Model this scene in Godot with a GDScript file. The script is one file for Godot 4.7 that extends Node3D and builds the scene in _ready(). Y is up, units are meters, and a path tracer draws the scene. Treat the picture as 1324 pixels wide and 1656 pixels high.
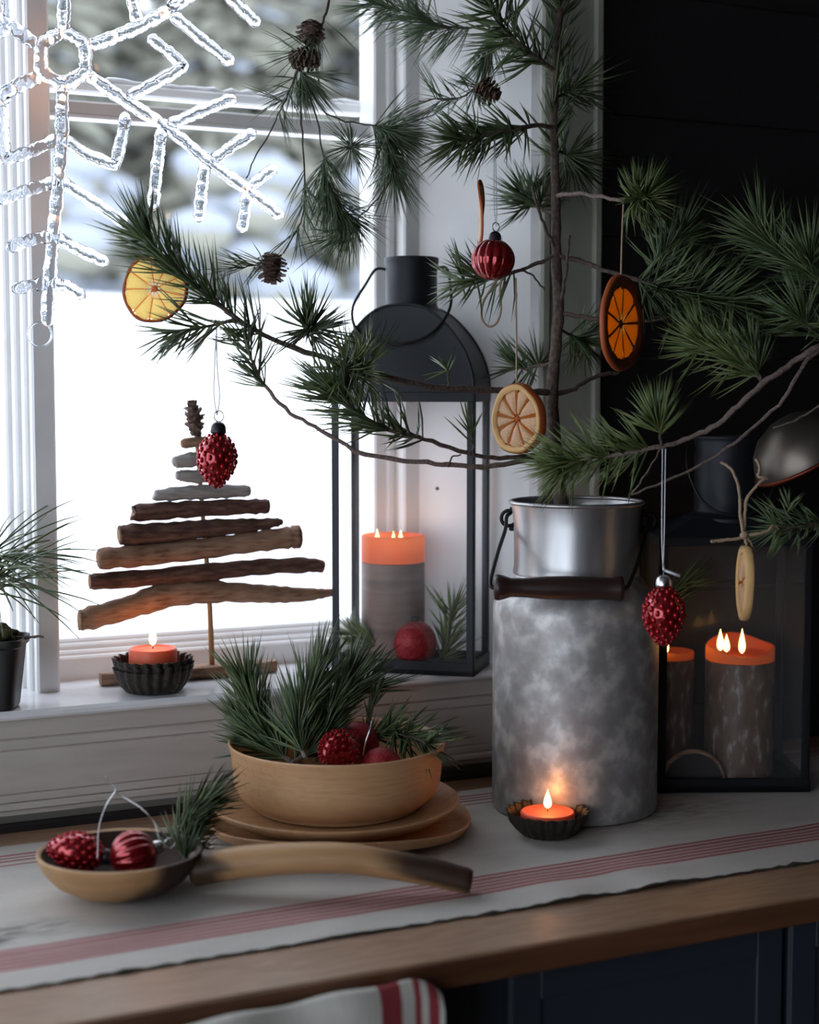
extends Node3D
# A winter window: a pine sapling in a milk can, lanterns, candles and a driftwood tree on a kitchen worktop.
# Right-handed, y up, metres. The window wall faces +z; the worktop runs along x below it.

# ---- reference frame used to lay things out: the point seen at a pixel, on a chosen real plane or depth ----
const FPX := 2500.0
const YAW := 24.8
const EYE := Vector3(0.0, 1.46, 0.0)
var ahead := Vector3.ZERO
var rightward := Vector3.ZERO
var upward := Vector3.ZERO
var rng := RandomNumberGenerator.new()
var M := {}

func sight(px: float, py: float) -> Vector3:
	return ahead + rightward * ((px - 662.0) / FPX) - upward * ((py - 828.0) / FPX)
func at(px: float, py: float, d: float) -> Vector3:
	return EYE + sight(px, py) * d
func onz(px: float, py: float, z: float) -> Vector3:
	var s := sight(px, py)
	return EYE + s * ((z - EYE.z) / s.z)
func ony(px: float, py: float, y: float) -> Vector3:
	var s := sight(px, py)
	return EYE + s * ((y - EYE.y) / s.y)

# ---- geometry collector: triangles are wound clockwise seen from outside ----
class Geo:
	var v := PackedVector3Array()
	var c := PackedColorArray()
	var uv := PackedVector2Array()
	var ix := PackedInt32Array()
	var tint := Color.WHITE
	func add(p: Vector3, t := Vector2.ZERO) -> int:
		v.append(p)
		c.append(tint)
		uv.append(t)
		return v.size() - 1
	func paint(k: int, col: Color) -> void:
		c[k] = col
	func tri(a: int, b: int, d: int) -> void:
		ix.append(a); ix.append(b); ix.append(d)
	func quad(a: int, b: int, d: int, e: int) -> void:
		tri(a, b, d); tri(a, d, e)
	# flat quad with its own corners, given clockwise from outside
	func face(a: Vector3, b: Vector3, d: Vector3, e: Vector3) -> void:
		var i := add(a); add(b); add(d); add(e)
		quad(i, i + 1, i + 2, i + 3)
	func face3(a: Vector3, b: Vector3, d: Vector3) -> void:
		var i := add(a); add(b); add(d)
		tri(i, i + 1, i + 2)
	# rings: arrays of equal length; ring points run so that across x along = outward
	func rings(rows: Array, closed := true) -> void:
		var n: int = rows[0].size()
		var first := v.size()
		for row in rows:
			for p in row:
				add(p)
		var m := n if closed else n - 1
		for k in rows.size() - 1:
			for j in m:
				var j2 := (j + 1) % n
				var a := first + k * n + j
				var b := first + (k + 1) * n + j
				var d := first + (k + 1) * n + j2
				var e := first + k * n + j2
				quad(a, b, d, e)
	func cap(ring: PackedVector3Array, flip: bool) -> void:
		var mid := Vector3.ZERO
		for p in ring:
			mid += p
		var o := add(mid / ring.size())
		var s := v.size()
		for p in ring:
			add(p)
		for j in ring.size():
			var j2 := (j + 1) % ring.size()
			if flip:
				tri(o, s + j, s + j2)
			else:
				tri(o, s + j2, s + j)
	# a tube along points; radii per point; optional flattening of one axis
	func tube(pts: PackedVector3Array, radii: PackedFloat32Array, sides := 8, caps := true, flat := 1.0, flat_dir := Vector3.UP) -> void:
		var rows := []
		var t0 := (pts[1] - pts[0]).normalized()
		var a := Vector3.UP if absf(t0.y) < 0.9 else Vector3.RIGHT
		if flat != 1.0:
			a = flat_dir
		for k in pts.size():
			var t: Vector3
			if k == 0:
				t = pts[1] - pts[0]
			elif k == pts.size() - 1:
				t = pts[k] - pts[k - 1]
			else:
				t = pts[k + 1] - pts[k - 1]
			t = t.normalized()
			a = (a - t * a.dot(t)).normalized()
			var b := t.cross(a)
			var row := PackedVector3Array()
			for j in sides:
				var g := TAU * j / sides
				row.append(pts[k] + (a * (cos(g) * flat) + b * sin(g)) * radii[k])
			rows.append(row)
		rings(rows)
		if caps:
			cap(rows[0], false)
			cap(rows[-1], true)
	# surface of revolution about y at base o; profile as (radius, height), outside on the right when walking up
	func lathe(o: Vector3, prof: Array, seg := 40, wave = null, bevel := 0.0012, unrolled := false) -> void:
		var pr := []
		for k in prof.size():
			var p: Vector2 = prof[k]
			if k == 0 or k == prof.size() - 1 or bevel <= 0.0:
				pr.append(p)
				continue
			var p0: Vector2 = prof[k - 1]
			var p1: Vector2 = prof[k + 1]
			var d0 := (p - p0)
			var d1 := (p1 - p)
			if d0.length() < 1e-6 or d1.length() < 1e-6 or absf(d0.angle_to(d1)) < 0.5:
				pr.append(p)
			else:
				pr.append(p - d0.normalized() * minf(bevel, d0.length() * 0.4))
				pr.append(p + d1.normalized() * minf(bevel, d1.length() * 0.4))
		var rows := []
		for p in pr:
			var row := PackedVector3Array()
			for j in (seg + 1 if unrolled else seg):
				var g := TAU * j / seg + (1.134 if unrolled else 0.0)
				var r: float = maxf(p.x, 0.00002)
				var y: float = p.y
				if wave != null:
					var w: Vector2 = wave.call(g, r, y)
					r = w.x
					y = w.y
				row.append(o + Vector3(r * cos(g), y, -r * sin(g)))
			rows.append(row)
		var first := v.size()
		rings(rows, not unrolled)
		if unrolled:
			# texture runs once round and up the profile, in metres
			var len := 0.0
			for k in rows.size():
				if k > 0:
					len += (pr[k] - pr[k - 1]).length()
				for j in seg + 1:
					uv[first + k * (seg + 1) + j] = Vector2(TAU * 0.1 * j / seg, len)
	# bevelled box; basis columns are its axes
	func box(mid: Vector3, size: Vector3, bev := 0.002, bs := Basis()) -> void:
		var h := size * 0.5
		var b := minf(bev, minf(h.x, minf(h.y, h.z)) * 0.6)
		for ax in 3:
			for s in [-1.0, 1.0]:
				var u := (ax + 1) % 3
				var w := (ax + 2) % 3
				var q := []
				for k in [[-1, -1], [1, -1], [1, 1], [-1, 1]]:
					var p := Vector3.ZERO
					p[ax] = h[ax] * s
					p[u] = (h[u] - b) * k[0]
					p[w] = (h[w] - b) * k[1]
					q.append(mid + bs * p)
				if s > 0:
					face(q[3], q[2], q[1], q[0])
				else:
					face(q[0], q[1], q[2], q[3])
		if b <= 0.0:
			return
		for ax in 3:
			var u := (ax + 1) % 3
			var w := (ax + 2) % 3
			for su in [-1.0, 1.0]:
				for sw in [-1.0, 1.0]:
					var q := []
					for k in [[-1, 0], [1, 0], [1, 1], [-1, 1]]:
						var p := Vector3.ZERO
						p[ax] = (h[ax] - b) * k[0]
						p[u] = (h[u] - (b if k[1] == 1 else 0.0)) * su
						p[w] = (h[w] - (0.0 if k[1] == 1 else b)) * sw
						q.append(mid + bs * p)
					if su * sw > 0:
						face(q[3], q[2], q[1], q[0])
					else:
						face(q[0], q[1], q[2], q[3])
		for sx in [-1.0, 1.0]:
			for sy in [-1.0, 1.0]:
				for sz in [-1.0, 1.0]:
					var pa := mid + bs * Vector3(h.x * sx, (h.y - b) * sy, (h.z - b) * sz)
					var pb := mid + bs * Vector3((h.x - b) * sx, h.y * sy, (h.z - b) * sz)
					var pc := mid + bs * Vector3((h.x - b) * sx, (h.y - b) * sy, h.z * sz)
					if sx * sy * sz > 0:
						face3(pa, pc, pb)
					else:
						face3(pa, pb, pc)
	# straight extrusion of an outline (counter-clockwise in the axes u, w) along u x w by depth
	func prism(o: Vector3, outline: PackedVector2Array, u: Vector3, w: Vector3, depth: float) -> void:
		var t := u.cross(w) * depth
		var tr := Geometry2D.triangulate_polygon(outline)
		for side in 2:
			var s := v.size()
			for p in outline:
				add(o + u * p.x + w * p.y + (t if side == 1 else Vector3.ZERO))
			for k in range(0, tr.size(), 3):
				var ccw := (outline[tr[k + 1]] - outline[tr[k]]).cross(outline[tr[k + 2]] - outline[tr[k]]) > 0
				if ccw == (side == 1):
					tri(s + tr[k], s + tr[k + 2], s + tr[k + 1])
				else:
					tri(s + tr[k], s + tr[k + 1], s + tr[k + 2])
		for k in outline.size():
			var p := outline[k]
			var q := outline[(k + 1) % outline.size()]
			var a := o + u * p.x + w * p.y
			var b := o + u * q.x + w * q.y
			face(a, a + t, b + t, b)
	func ball(o: Vector3, r: Vector3, rows_n := 10, seg := 16, bs := Basis()) -> void:
		var rows := []
		for k in rows_n + 1:
			var f := PI * k / rows_n
			var row := PackedVector3Array()
			for j in seg:
				var g := TAU * j / seg
				row.append(o + bs * Vector3(sin(f) * cos(g) * r.x, -cos(f) * r.y, -sin(f) * sin(g) * r.z))
			rows.append(row)
		rings(rows)
	func ring_tube(o: Vector3, bs: Basis, R: float, r: float, seg := 24, sides := 6) -> void:
		var p := PackedVector3Array()
		var rr := PackedFloat32Array()
		for k in seg + 1:
			var g := TAU * k / seg
			p.append(o + bs * Vector3(cos(g) * R, sin(g) * R, 0))
			rr.append(r)
		tube(p, rr, sides, false)
	func needle(p: Vector3, d: Vector3, bend: Vector3, l: float, r: float) -> void:
		var a := d.cross(Vector3(0.31, 0.87, 0.38)).normalized()
		var b := d.cross(a)
		var s := v.size()
		var p1 := p + d * (l * 0.5) + bend * (l * 0.12)
		var p2 := p + d * l + bend * (l * 0.5)
		for k in 3:
			var g := TAU * k / 3.0
			add(p + (a * cos(g) + b * sin(g)) * (r * 0.8))
		for k in 3:
			var g := TAU * k / 3.0
			add(p1 + (a * cos(g) + b * sin(g)) * r)
		var tip := add(p2)
		for k in 3:
			var k2 := (k + 1) % 3
			quad(s + k, s + k2, s + 3 + k2, s + 3 + k)
			tri(s + 3 + k, s + 3 + k2, tip)
	func mesh() -> ArrayMesh:
		var n := PackedVector3Array()
		n.resize(v.size())
		for k in range(0, ix.size(), 3):
			var a := ix[k]
			var b := ix[k + 1]
			var d := ix[k + 2]
			var q := (v[d] - v[a]).cross(v[b] - v[a])
			n[a] += q
			n[b] += q
			n[d] += q
		for k in n.size():
			n[k] = n[k].normalized() if n[k].length_squared() > 1e-30 else Vector3.UP
		var arr := []
		arr.resize(Mesh.ARRAY_MAX)
		arr[Mesh.ARRAY_VERTEX] = v
		arr[Mesh.ARRAY_NORMAL] = n
		arr[Mesh.ARRAY_COLOR] = c
		arr[Mesh.ARRAY_TEX_UV] = uv
		arr[Mesh.ARRAY_INDEX] = ix
		var am := ArrayMesh.new()
		am.add_surface_from_arrays(Mesh.PRIMITIVE_TRIANGLES, arr)
		return am

# ---- nodes ----
var taken := {}
func numbered(called: String) -> String:
	var n: int = taken.get(called, 0)
	taken[called] = n + 1
	return called if n == 0 else "%s_%03d" % [called, n]
func thing(called: String, label: String, category: String, pos := Vector3.ZERO, group := "") -> Node3D:
	var o := Node3D.new()
	o.name = numbered(called)
	add_child(o)
	o.position = pos
	o.set_meta("label", label)
	if category:
		o.set_meta("category", category)
	if group:
		o.set_meta("group", group)
	return o
func structure(called: String, label: String, category: String, pos := Vector3.ZERO) -> Node3D:
	var o := thing(called, label, category, pos)
	o.set_meta("kind", "structure")
	return o
# a part whose geometry is given in the thing's own axes
func part(parent: Node3D, called: String, g, m: Material, label := "") -> MeshInstance3D:
	var o := MeshInstance3D.new()
	o.name = called
	o.mesh = g.mesh() if g is Geo else g
	o.material_override = m
	if label:
		o.set_meta("label", label)
	parent.add_child(o, true)
	return o
# a part whose geometry is given in world axes, under an unturned thing
func wpart(parent: Node3D, called: String, g, m: Material, label := "") -> MeshInstance3D:
	var o := part(parent, called, g, m, label)
	if not parent is MeshInstance3D:
		o.position = -parent.position
	return o

# ---- materials ----
func noise_tex(freq: float, stops: Array, seed_n: int, size := 256, kind := FastNoiseLite.TYPE_SIMPLEX_SMOOTH, octaves := 4) -> NoiseTexture2D:
	var f := FastNoiseLite.new()
	f.seed = seed_n
	f.frequency = freq
	f.noise_type = kind
	f.fractal_octaves = octaves
	var t := NoiseTexture2D.new()
	t.width = size
	t.height = size
	t.seamless = true
	t.noise = f
	var g := Gradient.new()
	g.offsets = PackedFloat32Array()
	g.colors = PackedColorArray()
	var offs := PackedFloat32Array()
	var cols := PackedColorArray()
	for s in stops:
		offs.append(s[0])
		cols.append(s[1])
	g.offsets = offs
	g.colors = cols
	t.color_ramp = g
	return t
func mat(col: Color, rough := 0.6, metal := 0.0) -> StandardMaterial3D:
	var m := StandardMaterial3D.new()
	m.albedo_color = col
	m.roughness = rough
	m.metallic = metal
	return m
func tri_mat(tex: Texture2D, scale: Vector3, rough := 0.6, metal := 0.0, bump := 0.0) -> StandardMaterial3D:
	var m := mat(Color.WHITE, rough, metal)
	m.albedo_texture = tex
	m.uv1_triplanar = true
	m.uv1_scale = scale
	if bump != 0.0:
		m.heightmap_enabled = true
		m.heightmap_texture = tex
		m.heightmap_scale = bump
	return m
func grey(a: float) -> Color:
	return Color(a, a, a)

func make_materials() -> void:
	M.white = tri_mat(noise_tex(0.01, [[0.0, Color(0.91, 0.91, 0.91)], [1.0, Color(0.95, 0.95, 0.945)]], 1), Vector3(3, 3, 3), 0.42)
	M.sill = tri_mat(noise_tex(0.012, [[0.0, Color(0.90, 0.90, 0.91)], [0.5, Color(0.95, 0.95, 0.96)], [1.0, Color(0.96, 0.96, 0.97)]], 2), Vector3(3, 3, 3), 0.16)
	M.apron = tri_mat(noise_tex(0.008, [[0.0, Color(0.73, 0.70, 0.67)], [1.0, Color(0.80, 0.77, 0.74)]], 3), Vector3(2, 14, 2), 0.5)
	M.casing = tri_mat(noise_tex(0.01, [[0.0, Color(0.62, 0.63, 0.58)], [1.0, Color(0.67, 0.67, 0.62)]], 4), Vector3(8, 2, 8), 0.5)  # shade on the casing is put into this darker grey-green
	M.dark_wood = tri_mat(noise_tex(0.02, [[0.0, Color(0.075, 0.065, 0.07)], [1.0, Color(0.12, 0.10, 0.105)]], 5), Vector3(1.5, 12, 12), 0.55)
	M.plaster = mat(Color(0.62, 0.60, 0.57), 0.9)
	M.room = mat(Color(0.45, 0.43, 0.42), 0.9)
	M.floor = tri_mat(noise_tex(0.02, [[0.0, Color(0.30, 0.21, 0.15)], [1.0, Color(0.42, 0.31, 0.22)]], 6), Vector3(1, 6, 8), 0.5)
	M.worktop = tri_mat(noise_tex(0.012, [[0.0, Color(0.52, 0.40, 0.31)], [0.45, Color(0.64, 0.52, 0.42)], [0.7, Color(0.57, 0.44, 0.34)], [1.0, Color(0.69, 0.58, 0.48)]], 7, 512), Vector3(0.9, 9, 9), 0.34)
	M.worktop_edge = tri_mat(noise_tex(0.012, [[0.0, Color(0.30, 0.18, 0.11)], [1.0, Color(0.44, 0.29, 0.19)]], 8), Vector3(0.9, 12, 12), 0.5)
	M.beech = tri_mat(noise_tex(0.012, [[0.0, Color(0.66, 0.49, 0.33)], [0.5, Color(0.76, 0.60, 0.44)], [1.0, Color(0.70, 0.53, 0.37)]], 9, 512), Vector3(1.6, 16, 10), 0.5)
	M.ladle_wood = tri_mat(noise_tex(0.012, [[0.0, Color(0.60, 0.45, 0.30)], [1.0, Color(0.74, 0.59, 0.42)]], 10), Vector3(2, 14, 14), 0.5)
	M.ladle_wood.vertex_color_use_as_albedo = true
	M.hollow = tri_mat(noise_tex(0.012, [[0.0, Color(0.17, 0.11, 0.08)], [1.0, Color(0.30, 0.20, 0.14)]], 30), Vector3(3, 14, 14), 0.8)
	M.cabinet = mat(Color(0.17, 0.20, 0.24), 0.5)
	M.linen = mat(Color.WHITE, 0.95)
	M.can = tri_mat(noise_tex(0.011, [[0.0, Color(0.56, 0.55, 0.535)], [0.40, Color(0.625, 0.615, 0.61)], [0.55, Color(0.67, 0.665, 0.66)], [0.66, Color(0.735, 0.73, 0.72)], [1.0, Color(0.84, 0.83, 0.80)]], 11, 1024, FastNoiseLite.TYPE_SIMPLEX_SMOOTH, 7), Vector3(2.4, 2.0, 1), 0.42, 0.55)
	M.can.roughness_texture = noise_tex(0.03, [[0.0, grey(0.55)], [1.0, grey(0.95)]], 12)
	M.can.roughness = 0.66
	M.can.uv1_triplanar = false
	M.can_neck = tri_mat(noise_tex(0.01, [[0.0, Color(0.58, 0.58, 0.58)], [1.0, Color(0.76, 0.76, 0.76)]], 32, 512), Vector3(3, 0.8, 1), 0.32, 0.85)
	M.can_neck.uv1_triplanar = false
	M.iron = mat(Color(0.13, 0.12, 0.12), 0.5, 0.6)
	M.grip = tri_mat(noise_tex(0.02, [[0.0, Color(0.12, 0.08, 0.07)], [1.0, Color(0.22, 0.14, 0.12)]], 13), Vector3(4, 30, 30), 0.38)
	M.lantern = mat(Color(0.12, 0.135, 0.16), 0.5, 0.3)
	M.lantern_dark = mat(Color(0.09, 0.09, 0.11), 0.5, 0.3)
	M.glass = mat(Color(1, 1, 1, 0.04), 0.02)
	M.glass.metallic_specular = 0.3
	M.glass.transparency = BaseMaterial3D.TRANSPARENCY_ALPHA
	M.lantern_glass = mat(Color(1, 1, 1, 0.03), 0.02)
	M.lantern_glass.transparency = BaseMaterial3D.TRANSPARENCY_ALPHA
	M.lantern_glass.metallic_specular = 0.2
	M.ice = mat(Color(0.92, 0.94, 0.97, 0.0), 0.03)
	M.ice.refraction_enabled = true
	M.ice.refraction_scale = 0.036
	M.ice.heightmap_enabled = true
	M.ice.heightmap_texture = noise_tex(0.02, [[0.0, grey(0.0)], [1.0, grey(1.0)]], 31, 256, FastNoiseLite.TYPE_SIMPLEX_SMOOTH, 3)
	M.ice.heightmap_scale = 0.12
	M.ice.uv1_triplanar = true
	M.ice.uv1_scale = Vector3(16, 16, 16)
	M.led = mat(Color(1.0, 0.8, 0.55), 0.5)
	M.led.emission_enabled = true
	M.led.emission = Color(1.0, 0.68, 0.42)
	M.led.emission_energy_multiplier = 6.0
	M.bark = tri_mat(noise_tex(0.03, [[0.0, Color(0.16, 0.12, 0.10)], [0.5, Color(0.30, 0.25, 0.22)], [1.0, Color(0.46, 0.40, 0.36)]], 14), Vector3(22, 12, 22), 0.85, 0.0, 0.1)
	M.bark_pale = tri_mat(noise_tex(0.03, [[0.0, Color(0.30, 0.25, 0.22)], [0.5, Color(0.47, 0.41, 0.38)], [1.0, Color(0.62, 0.57, 0.53)]], 15), Vector3(30, 30, 30), 0.85, 0.0, 0.1)
	M.needle = mat(Color.WHITE, 0.36)
	M.needle.vertex_color_use_as_albedo = true
	M.needle.backlight_enabled = true
	M.needle.backlight = grey(0.35)
	M.cone = tri_mat(noise_tex(0.05, [[0.0, Color(0.32, 0.25, 0.22)], [1.0, Color(0.56, 0.47, 0.41)]], 16), Vector3(30, 30, 30), 0.85)
	M.cone.vertex_color_use_as_albedo = true
	M.red_glass = mat(Color(0.55, 0.04, 0.08), 0.14, 0.65)
	M.red_glass.clearcoat_enabled = true
	M.red_glass.clearcoat = 0.8
	M.red_glass.clearcoat_roughness = 0.05
	M.red_bead = mat(Color(0.62, 0.09, 0.13), 0.10, 0.6)
	M.red_glitter = tri_mat(noise_tex(0.25, [[0.0, Color(0.38, 0.03, 0.07)], [0.6, Color(0.60, 0.10, 0.14)], [1.0, Color(0.92, 0.5, 0.5)]], 17, 256, FastNoiseLite.TYPE_VALUE, 2), Vector3(12, 12, 12), 0.5, 0.25, 0.06)
	M.silver = mat(Color(0.78, 0.78, 0.78), 0.22, 1.0)
	M.dark_cap = mat(Color(0.22, 0.22, 0.23), 0.4, 0.8)
	M.thread = mat(Color(0.75, 0.75, 0.77), 0.35, 0.5)
	M.twine = tri_mat(noise_tex(0.08, [[0.0, Color(0.50, 0.41, 0.32)], [1.0, Color(0.74, 0.66, 0.56)]], 18), Vector3(60, 60, 60), 0.95)
	M.rind = mat(Color(0.62, 0.29, 0.10), 0.6)
	M.rind_dark = mat(Color(0.40, 0.17, 0.07), 0.6)
	M.pith = mat(Color(0.86, 0.70, 0.47), 0.8)
	M.flesh = tri_mat(noise_tex(0.06, [[0.0, Color(0.80, 0.42, 0.09)], [1.0, Color(0.93, 0.60, 0.18)]], 19), Vector3(30, 30, 30), 0.35)
	M.flesh_glow = tri_mat(noise_tex(0.06, [[0.0, Color(0.93, 0.56, 0.16)], [1.0, Color(0.97, 0.72, 0.30)]], 29), Vector3(30, 30, 30), 0.35)  # lighter copy of the flesh, light shining through put into its colour
	M.flesh_glow.backlight_enabled = true
	M.flesh_glow.backlight = grey(1.3)
	M.flesh_dry = tri_mat(noise_tex(0.12, [[0.0, Color(0.60, 0.33, 0.13)], [0.45, Color(0.76, 0.54, 0.34)], [0.6, Color(0.88, 0.76, 0.62)], [1.0, Color(0.95, 0.90, 0.83)]], 20), Vector3(30, 30, 30), 0.5, 0.0, 0.1)
	M.flesh_backlit = tri_mat(noise_tex(0.06, [[0.0, Color(0.93, 0.80, 0.50)], [0.5, Color(0.95, 0.88, 0.66)], [1.0, Color(0.97, 0.94, 0.78)]], 21), Vector3(30, 30, 30), 0.35)  # paled copy of the flesh for the slice lit from behind
	for k in ["flesh", "flesh_dry", "flesh_backlit", "pith"]:
		M[k].backlight_enabled = true
	M.flesh.backlight = grey(1.1)
	M.flesh_dry.backlight = grey(0.3)
	M.flesh_backlit.backlight = grey(1.3)
	M.pith.backlight = Color(0.5, 0.43, 0.32)
	M.tin = tri_mat(noise_tex(0.03, [[0.0, Color(0.15, 0.14, 0.13)], [0.6, Color(0.26, 0.24, 0.22)], [1.0, Color(0.38, 0.34, 0.30)]], 22), Vector3(16, 16, 16), 0.5, 0.7)
	M.wax_red = mat(Color(0.88, 0.42, 0.29), 0.4)
	M.wax_red.subsurf_scatter_enabled = true
	M.wax_red.subsurf_scatter_strength = 0.25
	M.wax_taupe = tri_mat(noise_tex(0.01, [[0.0, Color(0.36, 0.29, 0.26)], [0.5, Color(0.45, 0.37, 0.33)], [1.0, Color(0.53, 0.45, 0.41)]], 23), Vector3(3, 14, 3), 0.55)
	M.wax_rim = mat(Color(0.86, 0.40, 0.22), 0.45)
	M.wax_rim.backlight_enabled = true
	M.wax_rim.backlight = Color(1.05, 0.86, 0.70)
	M.wax_frost = tri_mat(noise_tex(0.02, [[0.0, Color(0.30, 0.23, 0.19)], [0.62, Color(0.42, 0.34, 0.29)], [0.78, Color(0.55, 0.51, 0.49)], [1.0, Color(0.66, 0.65, 0.67)]], 24, 512, FastNoiseLite.TYPE_SIMPLEX_SMOOTH, 6), Vector3(3.2, 2.4, 1), 0.5)
	M.wax_frost.uv1_triplanar = false
	M.wick = mat(Color(0.05, 0.04, 0.04), 0.9)
	M.flame = mat(Color(1.0, 0.8, 0.5), 1.0)
	M.flame.emission_enabled = true
	M.flame.emission = Color(1.0, 0.80, 0.47)
	M.flame.emission_energy_multiplier = 1.4
	M.plastic = mat(Color(0.07, 0.07, 0.075), 0.45)
	M.moss = tri_mat(noise_tex(0.08, [[0.0, Color(0.16, 0.15, 0.06)], [1.0, Color(0.38, 0.38, 0.16)]], 25), Vector3(25, 25, 25), 0.95, 0.0, 0.3)
	M.drift_grey = tri_mat(noise_tex(0.02, [[0.0, Color(0.50, 0.48, 0.47)], [1.0, Color(0.70, 0.68, 0.66)]], 26), Vector3(5, 30, 30), 0.85, 0.0, 0.15)
	M.drift_tan = tri_mat(noise_tex(0.02, [[0.0, Color(0.36, 0.25, 0.18)], [0.4, Color(0.56, 0.43, 0.34)], [1.0, Color(0.68, 0.56, 0.47)]], 27), Vector3(5, 30, 30), 0.85, 0.0, 0.15)
	M.drift_brown = tri_mat(noise_tex(0.02, [[0.0, Color(0.20, 0.13, 0.11)], [0.5, Color(0.36, 0.25, 0.21)], [1.0, Color(0.52, 0.40, 0.33)]], 28), Vector3(5, 25, 25), 0.85, 0.0, 0.2)
	M.end_grain = mat(Color(0.62, 0.48, 0.34), 0.9)
	M.shaded_snow = mat(Color(0.60, 0.625, 0.665), 0.9)  # snow greyed, the dimmer light by the forest put into its colour
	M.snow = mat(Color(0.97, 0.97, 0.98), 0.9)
	M.conifer = mat(Color(0.54, 0.54, 0.49), 0.9)  # paled and greyed, forest mist mixed into the colour
	M.tree_bark = mat(Color(0.32, 0.27, 0.24), 0.9)
	M.ladle_metal = mat(Color(0.42, 0.39, 0.36), 0.38, 0.85)
	M.copper = mat(Color(0.42, 0.20, 0.13), 0.4, 0.8)
	M.soil = mat(Color(0.10, 0.08, 0.06), 0.95)

func _ready() -> void:
	var yaw := deg_to_rad(YAW)
	var pitch := atan(197.0 / FPX)
	var level := Vector3(sin(yaw), 0, -cos(yaw))
	rightward = Vector3(cos(yaw), 0, sin(yaw))
	ahead = level * cos(pitch) + Vector3.DOWN * sin(pitch)
	upward = rightward.cross(ahead)
	rng.seed = 20
	# --- camera ---
	var cam := Camera3D.new()
	cam.name = "camera"
	add_child(cam)
	cam.transform = Transform3D(Basis(rightward, upward, -ahead), EYE)
	var lens := CameraAttributesPhysical.new()
	lens.frustum_focal_length = 12.0 * FPX / 828.0
	lens.frustum_focus_distance = 2.0
	lens.exposure_aperture = 1.75
	cam.attributes = lens
	cam.near = 0.05
	cam.far = 200.0
	# --- sky: even winter overcast ---
	var env := Environment.new()
	env.background_mode = Environment.BG_SKY
	var sm := ProceduralSkyMaterial.new()
	sm.sky_top_color = Color(0.90, 0.94, 1.0)
	sm.sky_horizon_color = Color(0.93, 0.96, 1.0)
	sm.ground_horizon_color = Color(0.9, 0.92, 0.95)
	sm.ground_bottom_color = Color(0.85, 0.87, 0.9)
	var sky := Sky.new()
	sky.sky_material = sm
	env.sky = sky
	env.background_energy_multiplier = 1.0
	env.tonemap_mode = Environment.TONE_MAPPER_LINEAR
	env.tonemap_exposure = 3.7
	env.sdfgi_enabled = true
	env.ssao_enabled = true
	env.ssil_enabled = true
	var we := WorldEnvironment.new()
	we.name = "sky"
	we.environment = env
	add_child(we)
	make_materials()
	# --- setting ---
	build_room()
	build_window()
	build_outside()
	build_worktop()
	# --- things ---
	build_can()
	build_lantern_sill()
	build_lantern_table()
	build_pine()
	build_right_bough()
	build_hanging_spray()
	build_snowflake()
	build_driftwood_tree()
	build_dishes()
	build_ladle()
	build_candles()
	build_ornaments()
	build_slices()
	build_potted_pine()
	build_wall_things()

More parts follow.
